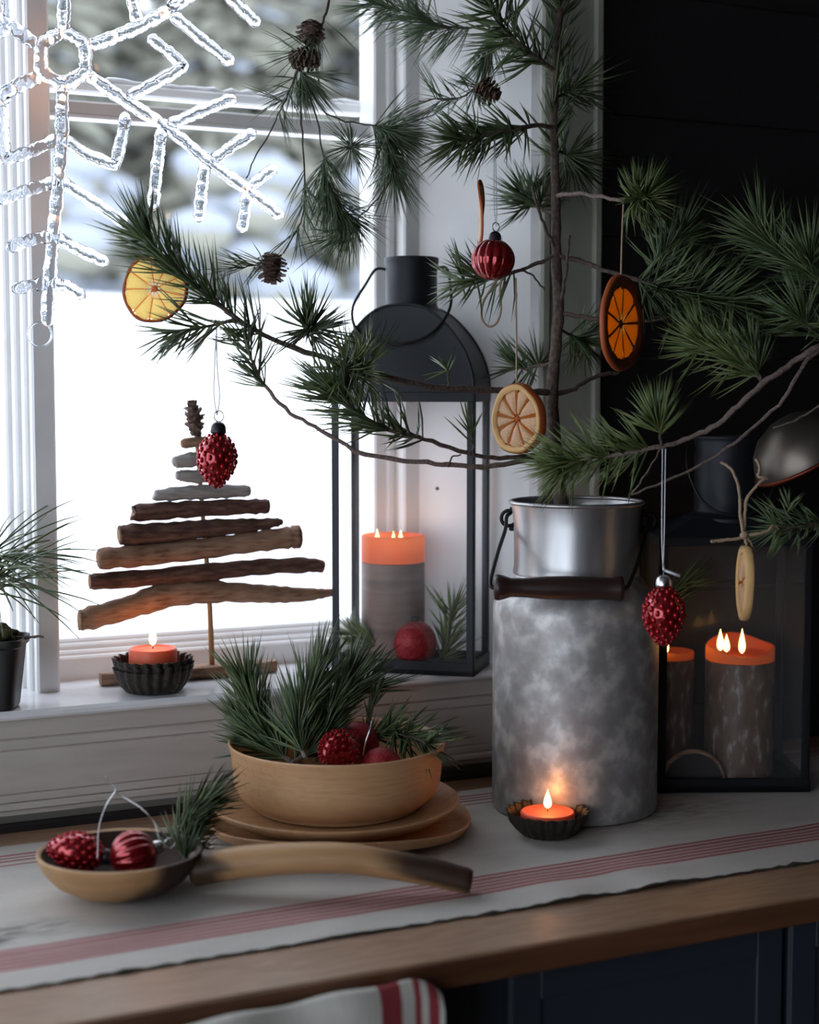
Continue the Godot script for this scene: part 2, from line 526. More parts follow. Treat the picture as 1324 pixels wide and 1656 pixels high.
# ================= setting =================
func build_room() -> void:
	# window wall: blocks round the opening, the slanted right-hand jamb, dark planks to its right
	var w := structure("wall_back", "window wall of the room, dark planked to the right of the window", "wall", Vector3(0.5, 0, -2.2))
	var g := Geo.new()
	g.box(Vector3(0.25, 0.5, -2.12), Vector3(4.5, 1.08, 0.23), 0.0)
	g.box(Vector3(0.25, 2.4, -2.11), Vector3(4.5, 0.4, 0.25), 0.0)
	g.box(Vector3(-1.85, 1.615, -2.11), Vector3(0.3, 1.17, 0.25), 0.0)
	g.prism(Vector3(0, 1.03, 0), PackedVector2Array([Vector2(1.0, 2.235), Vector2(2.5, 2.235), Vector2(2.5, 1.985), Vector2(1.118, 1.985), Vector2(1.0, 2.115)]), Vector3(1, 0, 0), Vector3(0, 0, -1), 1.17)
	wpart(w, "masonry", g, M.plaster)
	for k in 11:
		g = Geo.new()
		var y0 := 0.62 + 0.178 * k
		g.box(Vector3(1.87, y0 + 0.087, -1.9775), Vector3(1.30, 0.1765, 0.016), 0.0008)
		wpart(w, "plank", g, M.dark_wood)
	g = Geo.new()
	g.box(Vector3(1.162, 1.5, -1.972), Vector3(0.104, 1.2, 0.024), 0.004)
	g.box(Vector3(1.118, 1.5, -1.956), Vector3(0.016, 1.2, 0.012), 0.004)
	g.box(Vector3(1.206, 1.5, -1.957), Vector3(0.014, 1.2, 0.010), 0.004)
	var c := structure("trim_1", "window casing with shade put into its grey-green colour, running up beside the dark planks", "casing", Vector3(1.16, 0.9, -1.98))
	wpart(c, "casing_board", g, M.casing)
	# apron panel under the sill, with its grooves
	var a := structure("trim_2", "cream panelled apron under the window sill, grooved along its length", "panel", Vector3(0.4, 0.9, -1.985))
	var rows := [[0.922, 0.9316, -1.977], [0.9320, 0.9423, -1.9793], [0.9427, 0.9996, -1.981], [1.0, 1.0148, -1.9795], [1.0152, 1.0425, -1.977]]
	for r in rows:
		g = Geo.new()
		g.box(Vector3(-0.29, (r[0] + r[1]) * 0.5, (r[2] - 2.0) * 0.5), Vector3(2.84, r[1] - r[0], r[2] + 2.0), 0.002)
		wpart(a, "apron_board", g, M.apron)
	wpart(a, "backing_board", bars([[-1.71, 1.13, 0.915, 1.0425, -2.01, -1.9835]], 0.0), M.apron)
	# shell
	var fl := structure("floor", "brown wooden floor of the room", "floor", Vector3(0.3, 0, 0))
	for k in 12:
		g = Geo.new()
		g.box(Vector3(0.25, -0.02, -2.0 + 0.4 * k), Vector3(4.5, 0.04, 0.396), 0.002)
		wpart(fl, "floor_board", g, M.floor)
	var ce := structure("ceiling", "plain ceiling", "ceiling", Vector3(0.3, 2.6, 0))
	g = Geo.new()
	g.box(Vector3(0.25, 2.65, 0.2), Vector3(4.5, 0.1, 4.9), 0.0)
	wpart(ce, "ceiling_board", g, M.room)
	var wr := structure("wall_right", "dark wall closing the room on the right", "wall", Vector3(2.5, 0, 0))
	g = Geo.new()
	g.box(Vector3(2.55, 1.3, 0.2), Vector3(0.1, 2.6, 4.9), 0.0)
	wpart(wr, "wall_board", g, M.dark_wood)
	var wf := structure("wall_front", "wall behind the camera", "wall", Vector3(0.3, 0, 2.6))
	wpart(wf, "wall_board", bars([[-2.1, 2.6, 0.0, 2.6, 2.6, 2.7]], 0.0), M.dark_wood)
	# left wall with an unseen window added to light the room
	var wl := structure("wall_left", "pale wall on the left, opened for an added unseen window", "wall", Vector3(-2.0, 0, 0))
	g = Geo.new()
	var z0 := -1.75
	var z1 := 2.3
	var y0 := 0.25
	var y1 := 2.5
	g.box(Vector3(-2.05, y0 / 2, 0.2), Vector3(0.1, y0, 4.9), 0.0)
	g.box(Vector3(-2.05, (y1 + 2.6) / 2, 0.2), Vector3(0.1, 2.6 - y1, 4.9), 0.0)
	g.box(Vector3(-2.05, (y0 + y1) / 2, (-2.25 + z0) / 2), Vector3(0.1, y1 - y0, z0 + 2.25), 0.0)
	g.box(Vector3(-2.05, (y0 + y1) / 2, (2.65 + z1) / 2), Vector3(0.1, y1 - y0, 2.65 - z1), 0.0)
	wpart(wl, "wall_board", g, M.plaster)
	var w3 := structure("window_3", "unseen white framed window added in the left wall to light the room", "window", Vector3(-2.05, y0, 0.27))
	g = Geo.new()
	for z in [z0 + 0.03, (z0 + z1) / 2, z1 - 0.03]:
		g.box(Vector3(-2.05, (y0 + y1) / 2, z), Vector3(0.06, y1 - y0, 0.06), 0.004)
	for y in [y0 + 0.03, y1 - 0.03]:
		g.box(Vector3(-2.05, y, (z0 + z1) / 2), Vector3(0.06, 0.06, z1 - z0), 0.004)
	wpart(w3, "frame", g, M.white)
	g = Geo.new()
	g.box(Vector3(-2.05, (y0 + y1) / 2, (z0 + z1) / 2), Vector3(0.004, y1 - y0 - 0.1, z1 - z0 - 0.1), 0.0)
	wpart(w3, "pane", pane(Vector3(-2.05, y0 + 0.05, z0 + 0.05), Vector3(0, y1 - y0 - 0.1, 0), Vector3(0, 0, z1 - z0 - 0.1)), M.glass)

func pane(o: Vector3, u: Vector3, w: Vector3) -> Geo:
	var g := Geo.new()
	g.face(o, o + u, o + u + w, o + w)
	return g

func bars(list: Array, bev := 0.002) -> Geo:
	# each: x0, x1, y0, y1, z0, z1
	var g := Geo.new()
	for b in list:
		g.box(Vector3(b[0] + b[1], b[2] + b[3], b[4] + b[5]) * 0.5, Vector3(b[1] - b[0], b[3] - b[2], b[5] - b[4]), bev)
	return g

func build_window() -> void:
	var top := 2.2
	var w := structure("window_1", "white painted casement window with two panes looking onto snow", "window", Vector3(0.7, 1.055, -2.13))
	wpart(w, "sill", bars([[-1.70, 1.13, 1.043, 1.055, -2.16, -1.960]], 0.004), M.sill)
	wpart(w, "mullion", bars([[0.406, 0.4365, 1.05, top, -2.2, -2.065], [0.40, 0.43, 1.05, top, -2.2, -2.085], [0.392, 0.42, 1.05, top, -2.2, -2.11], [0.384, 0.42, 1.05, top, -2.2, -2.135]], 0.003), M.white)
	wpart(w, "bottom_rail", bars([[0.42, 0.985, 1.05, 1.088, -2.2, -2.14], [0.42, 0.985, 1.05, 1.094, -2.2, -2.152]], 0.003), M.white)
	wpart(w, "glazing_bead", bars([[0.42, 0.945, 1.085, 1.102, -2.196, -2.165], [0.42, 0.945, 1.085, 1.108, -2.196, -2.176]], 0.003), M.white)
	wpart(w, "stile", bars([[0.932, 1.0, 1.05, top, -2.2, -2.142], [0.951, 0.963, 1.05, top, -2.2, -2.137], [0.967, 1.02, 1.05, top, -2.2, -2.112]], 0.003), M.white)
	wpart(w, "muntin", bars([[0.42, 0.94, 1.837, 1.858, -2.183, -2.155], [0.42, 0.94, 1.8335, 1.838, -2.183, -2.150]], 0.003), M.white)
	wpart(w, "outer_muntin", bars([[0.42, 0.94, 1.877, 1.893, -2.222, -2.197]], 0.003), M.white)
	wpart(w, "outer_ledge", bars([[0.40, 1.0, 1.04, 1.088, -2.30, -2.2]], 0.004), M.white)
	wpart(w, "pane", pane(Vector3(0.42, 1.1, -2.186), Vector3(0, 0.745, 0), Vector3(0.52, 0, 0)), M.glass)
	wpart(w, "pane", pane(Vector3(0.42, 1.85, -2.186), Vector3(0, 0.35, 0), Vector3(0.52, 0, 0)), M.glass)
	# slanted white jamb board on the right
	var g := Geo.new()
	g.prism(Vector3(0, 1.053, 0), PackedVector2Array([Vector2(0.990, 2.115), Vector2(1.006, 2.122), Vector2(1.124, 1.985), Vector2(1.112, 1.958), Vector2(1.100, 1.966)]), Vector3(1, 0, 0), Vector3(0, 0, -1), 1.15)
	wpart(w, "jamb_board", g, M.white)
	g = Geo.new()
	g.ball(onz(707, 790, -2.062) + Vector3(0, 0, 0), Vector3(0.003, 0.003, 0.003), 6, 8)
	wpart(w, "nail_head", g, M.iron)
	# snow lying along the outer bar and ledge
	for spec in [[0.42, 0.94, 1.893, 0.008, -2.222, -2.199, "snow_cap"], [0.40, 1.0, 1.088, 0.010, -2.30, -2.205, "snow_bank"]]:
		g = Geo.new()
		var rows := []
		for k in 41:
			var x: float = lerpf(spec[0], spec[1], k / 40.0)
			var h: float = spec[3] * (0.6 + 0.8 * rng.randf())
			var y: float = spec[2] - 0.001
			var za: float = spec[4]
			var zb: float = spec[5] - 0.003 * rng.randf()
			rows.append(PackedVector3Array([Vector3(x, y, zb), Vector3(x, y + h * 0.7, zb - 0.001), Vector3(x, y + h, lerpf(zb, za, 0.4)), Vector3(x, y + h * 0.8, za), Vector3(x, y, za)]))
		g.rings(rows)
		wpart(w, spec[6], g, M.snow)
	# twig litter on the outer snow
	g = Geo.new()
	for k in 26:
		var x := rng.randf_range(0.5, 0.93)
		var p := Vector3(x, 1.0995 + 0.002 * rng.randf(), -2.212 - 0.01 * rng.randf())
		g.tube(PackedVector3Array([p, p + Vector3(rng.randf_range(0.01, 0.03), rng.randf_range(-0.001, 0.002), rng.randf_range(-0.004, 0.004))]), PackedFloat32Array([0.0012, 0.0008]), 4)
	wpart(w, "bark_litter", g, M.bark).set_meta("kind", "stuff")
	var w2 := structure("window_2", "neighbouring white window pane at the left edge of the view", "window", Vector3(0.1, 1.055, -2.13))
	wpart(w2, "frame", bars([[-1.70, -1.62, 1.05, top, -2.2, -2.1], [-0.62, -0.56, 1.05, top, -2.2, -2.1], [-1.62, 0.40, 1.05, 1.09, -2.2, -2.14]], 0.003), M.white)
	wpart(w2, "pane", pane(Vector3(-1.62, 1.09, -2.186), Vector3(0, 1.11, 0), Vector3(2.01, 0, 0)), M.glass)  # stretched left out of view to let in more daylight

func conifer(h: float, spread: float, rs: RandomNumberGenerator) -> Array:
	# needles and snow of one conifer: drooping boughs in whorls
	var f := Geo.new()
	var s := Geo.new()
	var tiers := int(h / 0.42)
	for t in tiers:
		var y := h * (0.10 + 0.9 * t / tiers)
		var reach := spread * (1.0 - pow(float(t) / tiers, 1.25)) + 0.12
		var n := 7 + int(reach * 3)
		for k in n:
			var a := TAU * (k + rs.randf()) / n
			var l := reach * rs.randf_range(0.7, 1.15)
			var o := Vector3(0, y + rs.randf_range(-0.1, 0.1), 0)
			var d := Vector3(cos(a), 0, sin(a))
			var side := Vector3(-d.z, 0, d.x) * l * rs.randf_range(0.16, 0.28)
			var mid := o + d * l * 0.55 + Vector3(0, -0.12 * l, 0)
			var tip := o + d * l + Vector3(0, -0.42 * l, 0)
			var hang := Vector3(0, -0.30 * l - 0.08, 0)
			f.face3(o, mid + side + hang * 0.7, tip)
			f.face3(o, tip, mid - side + hang * 0.7)
			f.face3(mid, mid + side * 0.9 + hang, tip + hang * 0.8)
			f.face3(mid, tip + hang * 0.8, mid - side * 0.9 + hang)
			if rs.randf() < 0.30:
				var lift := Vector3(0, 0.05, 0)
				var w := rs.randf_range(0.5, 1.0)
				s.face3(o.lerp(mid, 0.5) + lift, mid + side * w + lift + hang * 0.35, tip + lift)
				s.face3(o.lerp(mid, 0.5) + lift, tip + lift, mid - side * w + lift + hang * 0.35)
	return [f, s]

func build_outside() -> void:
	var gr := structure("ground", "deep white snow rising away from the window", "snow", Vector3(6, 0, -10))
	var g := Geo.new()
	var nz := FastNoiseLite.new()
	nz.seed = 3
	nz.frequency = 0.12
	var rows := []
	for k in 60:
		var z := -2.32 - 50.0 * pow(k / 59.0, 1.6)
		var row := PackedVector3Array()
		for j in 61:
			var x := -28.0 + 72.0 * j / 60.0
			var s := clampf((-z - 2.5) / 12.5, 0.0, 1.6)
			var y := 0.25 + 2.12 * (s * s * (3.0 - 2.0 * s) if s < 1.0 else 1.0) + nz.get_noise_2d(x, z) * 0.30 * clampf((-z - 5.0) / 8.0, 0.0, 1.0)
			row.append(Vector3(x, y, z))
		rows.append(row)
	g.rings(rows, false)
	wpart(gr, "snow_slope", g, M.snow)
	g = Geo.new()
	g.box(Vector3(0, -0.35, 20), Vector3(120, 0.5, 80), 0.0)
	wpart(gr, "snow_field", g, M.snow)
	# snow-laden bushes along the crest
	var rs := RandomNumberGenerator.new()
	rs.seed = 8
	for k in 16:
		var p := Vector3(1.4 + 2.1 * (k % 8) + 1.05 * (k / 8) + rs.randf_range(-0.1, 0.1), 2.05, -17.0 - 2.6 * (k / 8) + rs.randf_range(-0.3, 0.3))
		var b := thing("snowy_bush", "low bush bowed under snow, blurred on the slope beyond the window", "bush", p, "snowy bushes beyond the window")
		var ss := Geo.new()
		var ff := Geo.new()
		for j in 16:
			var q := Vector3(rs.randf_range(-0.9, 0.9), rs.randf_range(0.0, 2.0), rs.randf_range(-0.6, 0.6))
			q.x *= 1.0 - 0.3 * q.y
			var r := rs.randf_range(0.16, 0.48)
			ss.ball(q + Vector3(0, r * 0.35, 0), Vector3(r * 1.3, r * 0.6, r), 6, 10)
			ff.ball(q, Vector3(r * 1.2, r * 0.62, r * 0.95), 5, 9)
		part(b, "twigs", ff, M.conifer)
		part(b, "shaded_snow_load", ss, M.shaded_snow)
	var kinds := []
	for k in 3:
		kinds.append(conifer(9.0 + 1.5 * k, 1.55 + 0.12 * k, rs))
	var protos := []
	for k in 3:
		var t := thing("conifer", "tall snow-dusted conifer, blurred in the forest beyond the window", "tree", Vector3.ZERO, "conifers beyond the window")
		var tk := Geo.new()
		tk.tube(PackedVector3Array([Vector3(0, -0.3, 0), Vector3(0, 4, 0), Vector3(0, 9, 0)]), PackedFloat32Array([0.2, 0.13, 0.03]), 7)
		part(t, "trunk", tk, M.tree_bark)
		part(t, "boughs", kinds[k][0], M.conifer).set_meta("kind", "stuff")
		part(t, "shaded_snow", kinds[k][1], M.shaded_snow).set_meta("kind", "stuff")
		protos.append(t)
	var n := 0
	for r in 5:
		for k in 7:
			var z := -23.0 - 3.3 * r + rs.randf_range(-0.25, 0.25)
			var x: float = 1.2 + 3.3 * k + rs.randf_range(-0.25, 0.25) + [0.0, 1.65, 0.8, 2.4, 1.2][r]
			var t: Node3D
			if n < 3:
				t = protos[n]
			else:
				t = protos[n % 3].duplicate()
				t.name = numbered("conifer")
				add_child(t)
			t.position = Vector3(x, 2.2, z)
			t.rotation.y = rs.randf() * TAU
			t.scale = Vector3.ONE * rs.randf_range(0.86, 1.05)
			n += 1

func cloth_image() -> ImageTexture:
	# plain linen with two bands of red stripes; v runs from the back edge (0) to the front edge (1)
	var im := Image.create(1536, 768, false, Image.FORMAT_RGB8)
	var nz := FastNoiseLite.new()
	nz.seed = 5
	nz.frequency = 0.01
	var rr := RandomNumberGenerator.new()
	rr.seed = 4
	var blotches := [[0.29, -1.592, 0.05, 0.022, 0.45, Color(0.30, 0.29, 0.28)], [0.25, -1.575, 0.03, 0.016, 0.5, Color(0.30, 0.29, 0.28)], [0.74, -1.637, 0.075, 0.03, 0.42, Color(0.42, 0.27, 0.19)], [0.70, -1.655, 0.04, 0.025, 0.4, Color(0.42, 0.27, 0.19)], [1.16, -1.66, 0.10, 0.055, 0.30, Color(0.36, 0.30, 0.26)], [1.05, -1.655, 0.05, 0.03, 0.3, Color(0.38, 0.30, 0.25)]]  # soft grey and brown blotches blended into the weave
	for y in 768:
		var z := -1.905 + 0.468 * y / 767.0
		var red := 0.22 if z > -1.533 and z < -1.49 else 0.0
		for s in [[-1.541, 0.0050], [-1.5305, 0.0062], [-1.519, 0.0044], [-1.509, 0.0044], [-1.4985, 0.0044], [-1.488, 0.0050], [-1.862, 0.0055], [-1.850, 0.0040], [-1.838, 0.0045], [-1.822, 0.0040]]:
			if absf(z - s[0]) < s[1] * 0.6:
				red = 0.85
		for x in 1536:
			var w := 0.93 + 0.05 * rr.randf() + 0.05 * nz.get_noise_2d(x, y)
			if (x + y) % 2 == 0:
				w -= 0.03
			var c := Color(0.80, 0.78, 0.75) * w
			if red > 0:
				c = c.lerp(Color(0.60, 0.25, 0.27) * w, red * (0.75 + 0.25 * rr.randf()))
			var wx := -0.5 + 2.6 * x / 1535.0
			for s in blotches:
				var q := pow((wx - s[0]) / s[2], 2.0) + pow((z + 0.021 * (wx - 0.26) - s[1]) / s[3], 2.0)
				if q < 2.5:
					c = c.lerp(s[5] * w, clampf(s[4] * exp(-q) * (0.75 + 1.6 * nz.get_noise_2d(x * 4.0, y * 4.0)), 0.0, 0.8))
			im.set_pixel(x, y, c)
	return ImageTexture.create_from_image(im)

func build_worktop() -> void:
	var t := structure("trim_3", "wooden kitchen worktop along the window wall", "worktop", Vector3(0.6, 0.87, -1.65))
	var g := Geo.new()
	g.box(Vector3(0.25, 0.884, -1.657), Vector3(4.4, 0.028, 0.64), 0.004)
	wpart(t, "worktop_board", g, M.worktop)
	g = Geo.new()
	g.box(Vector3(0.25, 0.8835, -1.3355), Vector3(4.4, 0.027, 0.004), 0.0015)
	wpart(t, "front_lipping", g, M.worktop_edge)
	g = Geo.new()
	g.box(Vector3(0.25, 0.8995, -1.972), Vector3(1.74, 0.016, 0.016), 0.002)
	wpart(t, "dark_gap_strip", g, M.dark_wood)  # dark strip stands in for the shaded gap behind the worktop
	# cabinet
	var c := thing("base_cabinet", "dark blue-grey kitchen cabinet under the worktop", "cabinet", Vector3(0.3, 0, -1.6))
	wpart(c, "carcass", bars([[-1.9, 2.4, 0.02, 0.868, -1.96, -1.40]], 0.002), M.cabinet)
	for x in [[-0.7, 0.02], [0.03, 0.705], [0.755, 1.105], [1.118, 1.8]]:
		var d := wpart(c, "door", bars([[x[0], x[1], 0.12, 0.855, -1.40, -1.383]], 0.003), M.cabinet)
		wpart(d, "door_frame", bars([[x[0], x[0] + 0.035, 0.12, 0.855, -1.383, -1.379], [x[1] - 0.035, x[1], 0.12, 0.855, -1.383, -1.379], [x[0] + 0.035, x[1] - 0.035, 0.82, 0.855, -1.383, -1.379]], 0.001), M.cabinet)
	# towel rail and towel
	var rl := thing("towel_rail", "dark rail before the worktop edge carrying a striped tea towel", "rail", Vector3(0.4, 0.84, -1.33))
	g = Geo.new()
	g.tube(PackedVector3Array([Vector3(0.1, 0.877, -1.314), Vector3(0.60, 0.878, -1.314)]), PackedFloat32Array([0.005, 0.005]), 10)
	wpart(rl, "bar", g, M.iron)
	for x in [0.12, 0.58]:
		g = Geo.new()
		g.tube(PackedVector3Array([Vector3(x, 0.877, -1.314), Vector3(x, 0.877, -1.334)]), PackedFloat32Array([0.004, 0.004]), 8)
		wpart(rl, "bracket", g, M.iron)
	var tw := thing("tea_towel", "white tea towel with red stripes hanging in front of the cabinet", "towel", Vector3(0.5, 0.84, -1.33))
	g = Geo.new()
	for k in 41:
		var u := k / 40.0
		var x := lerpf(0.30, 0.640, u)
		var drop := 0.010 * (1.0 - u) + 0.020 * pow(clampf((u - 0.88) / 0.12, 0.0, 1.0), 2.0)
		for q in [Vector2(0.30, -1.326), Vector2(0.78, -1.3265), Vector2(0.878, -1.326), Vector2(0.892, -1.322), Vector2(0.8965, -1.315), Vector2(0.894, -1.307), Vector2(0.880, -1.302), Vector2(0.83, -1.300), Vector2(0.74, -1.30), Vector2(0.30, -1.30)]:
			var z: float = q.y + (0.004 * sin(u * 17.0 + q.x * 9.0) if q.y > -1.31 else 0.0)
			var y: float = q.x - (drop if q.x > 0.7 else 0.0) + (0.0015 * sin(u * 21.0) if q.x > 0.85 else 0.0)
			g.add(Vector3(x, y, z), Vector2(u, q.x))
	for k in 40:
		for j in 9:
			g.quad(k * 10 + j, (k + 1) * 10 + j, (k + 1) * 10 + j + 1, k * 10 + j + 1)
	var im := Image.create(256, 64, false, Image.FORMAT_RGB8)
	var rr := RandomNumberGenerator.new()
	rr.seed = 9
	for y in 64:
		for x in 256:
			var u := x / 255.0
			var red := (u > 0.80 and u < 0.87) or (u > 0.91 and u < 0.93) or (u > 0.955 and u < 0.985)
			im.set_pixel(x, y, (Color(0.58, 0.22, 0.24) if red else Color(0.80, 0.79, 0.75)) * (0.92 + 0.08 * rr.randf()))
	var tm := mat(Color.WHITE, 0.95)
	tm.albedo_texture = ImageTexture.create_from_image(im)
	wpart(tw, "cloth", g, tm)
	# runner
	var r := thing("table_runner", "off-white linen runner with red stripes covering the worktop", "runner", Vector3(0.6, 0.898, -1.67))
	g = Geo.new()
	var nz := FastNoiseLite.new()
	nz.seed = 11
	nz.frequency = 3.0
	var n := 181
	var m := 26
	for k in n:
		var x := -0.5 + 2.6 * k / (n - 1.0)
		for j in m:
			var v := j / (m - 1.0)
			var z := lerpf(-1.905, -1.437 + 0.004 * nz.get_noise_1d(x * 1.3), v)
			var y := 0.8995 + 0.0006 * nz.get_noise_2d(x, z)
			var wr := exp(-pow((x - 0.93) / 0.10, 2.0)) * smoothstep(0.72, 1.0, v)
			y += 0.006 * wr * (0.5 + 0.5 * sin(x * 46.0)) + 0.0025 * exp(-pow((x - 0.60) / 0.06, 2.0)) * smoothstep(0.85, 1.0, v)
			g.add(Vector3(x, y, z), Vector2((x + 0.5) / 2.6, clampf(v + 0.045 * (x - 0.26), 0.002, 0.998)))
	for k in n - 1:
		for j in m - 1:
			g.quad(k * m + j, (k + 1) * m + j, (k + 1) * m + j + 1, k * m + j + 1)
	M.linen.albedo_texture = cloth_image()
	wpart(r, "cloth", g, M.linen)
	g = Geo.new()
	var pts := PackedVector3Array()
	var rad := PackedFloat32Array()
	for k in 240:
		var x := -0.5 + 2.6 * k / 239.0
		pts.append(Vector3(x, 0.8995 + 0.0008 * sin(k * 2.3) + 0.006 * exp(-pow((x - 0.93) / 0.10, 2.0)) * (0.5 + 0.5 * sin(x * 46.0)), -1.4355 + 0.004 * nz.get_noise_1d(x * 1.3)))
		rad.append(0.0012 + 0.0006 * rng.randf() + (0.0022 if k % 37 == 5 else 0.0))
	g.tube(pts, rad, 6)
	wpart(r, "frayed_shadow_edge", g, mat(Color(0.24, 0.22, 0.19), 1.0), "frayed selvedge along the front edge, its shadow put into the dark colour")  # frayed hem drawn dark for the shadow line along it

# ================= shared makers =================
func flame(parent: Node3D, p: Vector3, h: float, r: float, energy: float, lean := Vector3.ZERO) -> void:
	# p in the parent's own axes, at the foot of the flame
	var g := Geo.new()
	var pts := PackedVector3Array()
	var rad := PackedFloat32Array()
	for k in 12:
		var u := k / 11.0
		pts.append(p + Vector3(0, h * u, 0) + lean * (u * u))
		rad.append(maxf(0.0001, r * pow(sin(PI * pow(u, 0.62)), 1.0) * (1.0 - 0.25 * u) + 0.0006 * (1.0 - u)))
	g.tube(pts, rad, 10)
	part(parent, "flame", g, M.flame)
	var l := OmniLight3D.new()
	l.name = "flame_light"
	l.light_color = Color(1.0, 0.62, 0.30)
	l.light_energy = energy
	l.light_size = r * 0.7
	l.omni_range = 4.0
	l.omni_attenuation = 2.0
	l.shadow_enabled = true
	parent.add_child(l, true)
	l.position = p + Vector3(0, h * 0.42, 0)
	g = Geo.new()
	g.tube(PackedVector3Array([p + Vector3(0, -0.004, 0), p + Vector3(0.0004, h * 0.16, 0)]), PackedFloat32Array([0.0007, 0.0006]), 6)
	part(parent, "wick", g, M.wick)

func smooth_line(p: PackedVector3Array, sub := 5) -> PackedVector3Array:
	var o := PackedVector3Array()
	for k in p.size() - 1:
		var a := p[maxi(k - 1, 0)]
		var b := p[k]
		var c := p[k + 1]
		var d := p[mini(k + 2, p.size() - 1)]
		for j in sub:
			o.append(b.cubic_interpolate(c, a, d, j / float(sub)))
	o.append(p[-1])
	return o
func line_at(list: Array) -> PackedVector3Array:
	var o := PackedVector3Array()
	for q in list:
		o.append(at(q[0], q[1], q[2]))
	return o
func wobble(p: PackedVector3Array, amp: float) -> PackedVector3Array:
	for k in range(1, p.size() - 1):
		p[k] += Vector3(rng.randf_range(-1, 1), rng.randf_range(-1, 1), rng.randf_range(-1, 1)) * amp
	return p
func taper(n: int, r0: float, r1: float, jitter := 0.0) -> PackedFloat32Array:
	var o := PackedFloat32Array()
	for k in n:
		o.append(lerpf(r0, r1, k / (n - 1.0)) * (1.0 + jitter * rng.randf_range(-1, 1)))
	return o

const DARK := 0
const SOFT := 1
const FRESH := 2
func hue(kind: int) -> Color:
	var u := rng.randf()
	if kind == SOFT:
		return Color(0.070, 0.115, 0.060).lerp(Color(0.16, 0.215, 0.115), u)
	if kind == FRESH:
		return Color(0.065, 0.105, 0.030).lerp(Color(0.19, 0.24, 0.085), u)
	return Color(0.042, 0.072, 0.032).lerp(Color(0.120, 0.165, 0.065), u)

# sets of needles along part of a twig's line
func spray(g: Geo, line: PackedVector3Array, f0: float, f1: float, n: int, l: float, a0: float, a1: float, bias := Vector3.ZERO, r := 0.0011, kind := DARK) -> void:
	var sparse := 0.85 if kind == SOFT else 0.62
	r *= 1.2 if kind == SOFT else 1.3
	for k in int(n * sparse):
		var f := lerpf(f0, f1, rng.randf()) * (line.size() - 1)
		var i := mini(int(f), line.size() - 2)
		var p := line[i].lerp(line[i + 1], f - i)
		var t := (line[i + 1] - line[i]).normalized()
		var q := Vector3(rng.randf_range(-1, 1), rng.randf_range(-1, 1), rng.randf_range(-1, 1))
		q = (q - t * q.dot(t)).normalized()
		var ang := deg_to_rad(rng.randf_range(a0, a1))
		var d := (t * cos(ang) + q * sin(ang) + bias).normalized()
		var ll := l * rng.randf_range(0.7, 1.08)
		var bend := t * 0.25 * sin(ang) + Vector3(rng.randf_range(-1, 1), rng.randf_range(-1, 1), rng.randf_range(-1, 1)) * 0.16
		g.tint = hue(kind)
		g.needle(p, d, bend, ll, r)
		var d2 := (d + q.cross(t) * rng.randf_range(0.10, 0.26) + q * rng.randf_range(-0.1, 0.1)).normalized()
		g.tint = hue(kind)
		g.needle(p, d2, bend, ll * rng.randf_range(0.92, 1.0), r)
	g.tint = Color.WHITE

# a branch part with its needles as a sub-part; pts are [px, py, depth], sprays are argument lists
func branch(parent: Node3D, called: String, pts: Array, r0: float, r1: float, sprays: Array, m: Material = null, wob := 0.0012) -> MeshInstance3D:
	var line := wobble(smooth_line(line_at(pts)), wob)
	return branch_line(parent, called, line, r0, r1, sprays, m)
func branch_line(parent: Node3D, called: String, line: PackedVector3Array, r0: float, r1: float, sprays: Array, m: Material = null) -> MeshInstance3D:
	var g := Geo.new()
	g.tube(line, taper(line.size(), r0, r1, 0.12), 8)
	var b := wpart(parent, called, g, m if m else M.bark)
	if sprays.size():
		var ng := Geo.new()
		for s in sprays:
			var bias: Vector3 = s[6] if s.size() > 6 else Vector3.ZERO
			var nr: float = s[7] if s.size() > 7 else 0.0011
			var kind: int = s[8] if s.size() > 8 else DARK
			spray(ng, line, s[0], s[1], s[2], s[3], s[4], s[5], bias, nr, kind)
		var nn := wpart(b, "needles", ng, M.needle)
		nn.set_meta("kind", "stuff")
	return b

func seed_cone(g: Geo, o: Vector3, axis: Vector3, l: float, r: float, open := 0.6, shade := Color.WHITE) -> void:
	# a woody cone: overlapping scales in a spiral round its axis
	var up := axis.normalized()
	var a := up.cross(Vector3(0.3, 0.2, 0.93)).normalized()
	var b := up.cross(a)
	g.tint = shade
	g.ball(o + up * l * 0.5, Vector3(r * 0.62, l * 0.48, r * 0.62), 8, 10, Basis(a, up, a.cross(up)))
	var n := 46
	for k in n:
		var u := (k + 0.5) / n
		var th := k * 2.39996
		var rad := r * pow(sin(PI * clampf(0.10 + 0.84 * u, 0.0, 1.0)), 0.75)
		var q := a * cos(th) + b * sin(th)
		var side := up.cross(q) * r * 0.40 * rng.randf_range(0.7, 1.2)
		var p := o + up * (l * u) + q * rad * 0.55
		var tip := o + up * (l * (u + rng.randf_range(0.06, 0.16))) + q * rad * (0.80 + 0.35 * open) * rng.randf_range(0.9, 1.12)
		var under := tip - up * l * 0.05
		g.tint = shade * (0.75 + 0.5 * rng.randf())
		g.face3(p - side, p + side, tip + side * 0.7)
		g.face3(p - side, tip + side * 0.7, tip - side * 0.7)
		g.face(tip - side * 0.7, tip + side * 0.7, under + side * 0.6, under - side * 0.6)
		g.face3(p - up * l * 0.04, under - side * 0.6, under + side * 0.6)
	g.tint = Color.WHITE

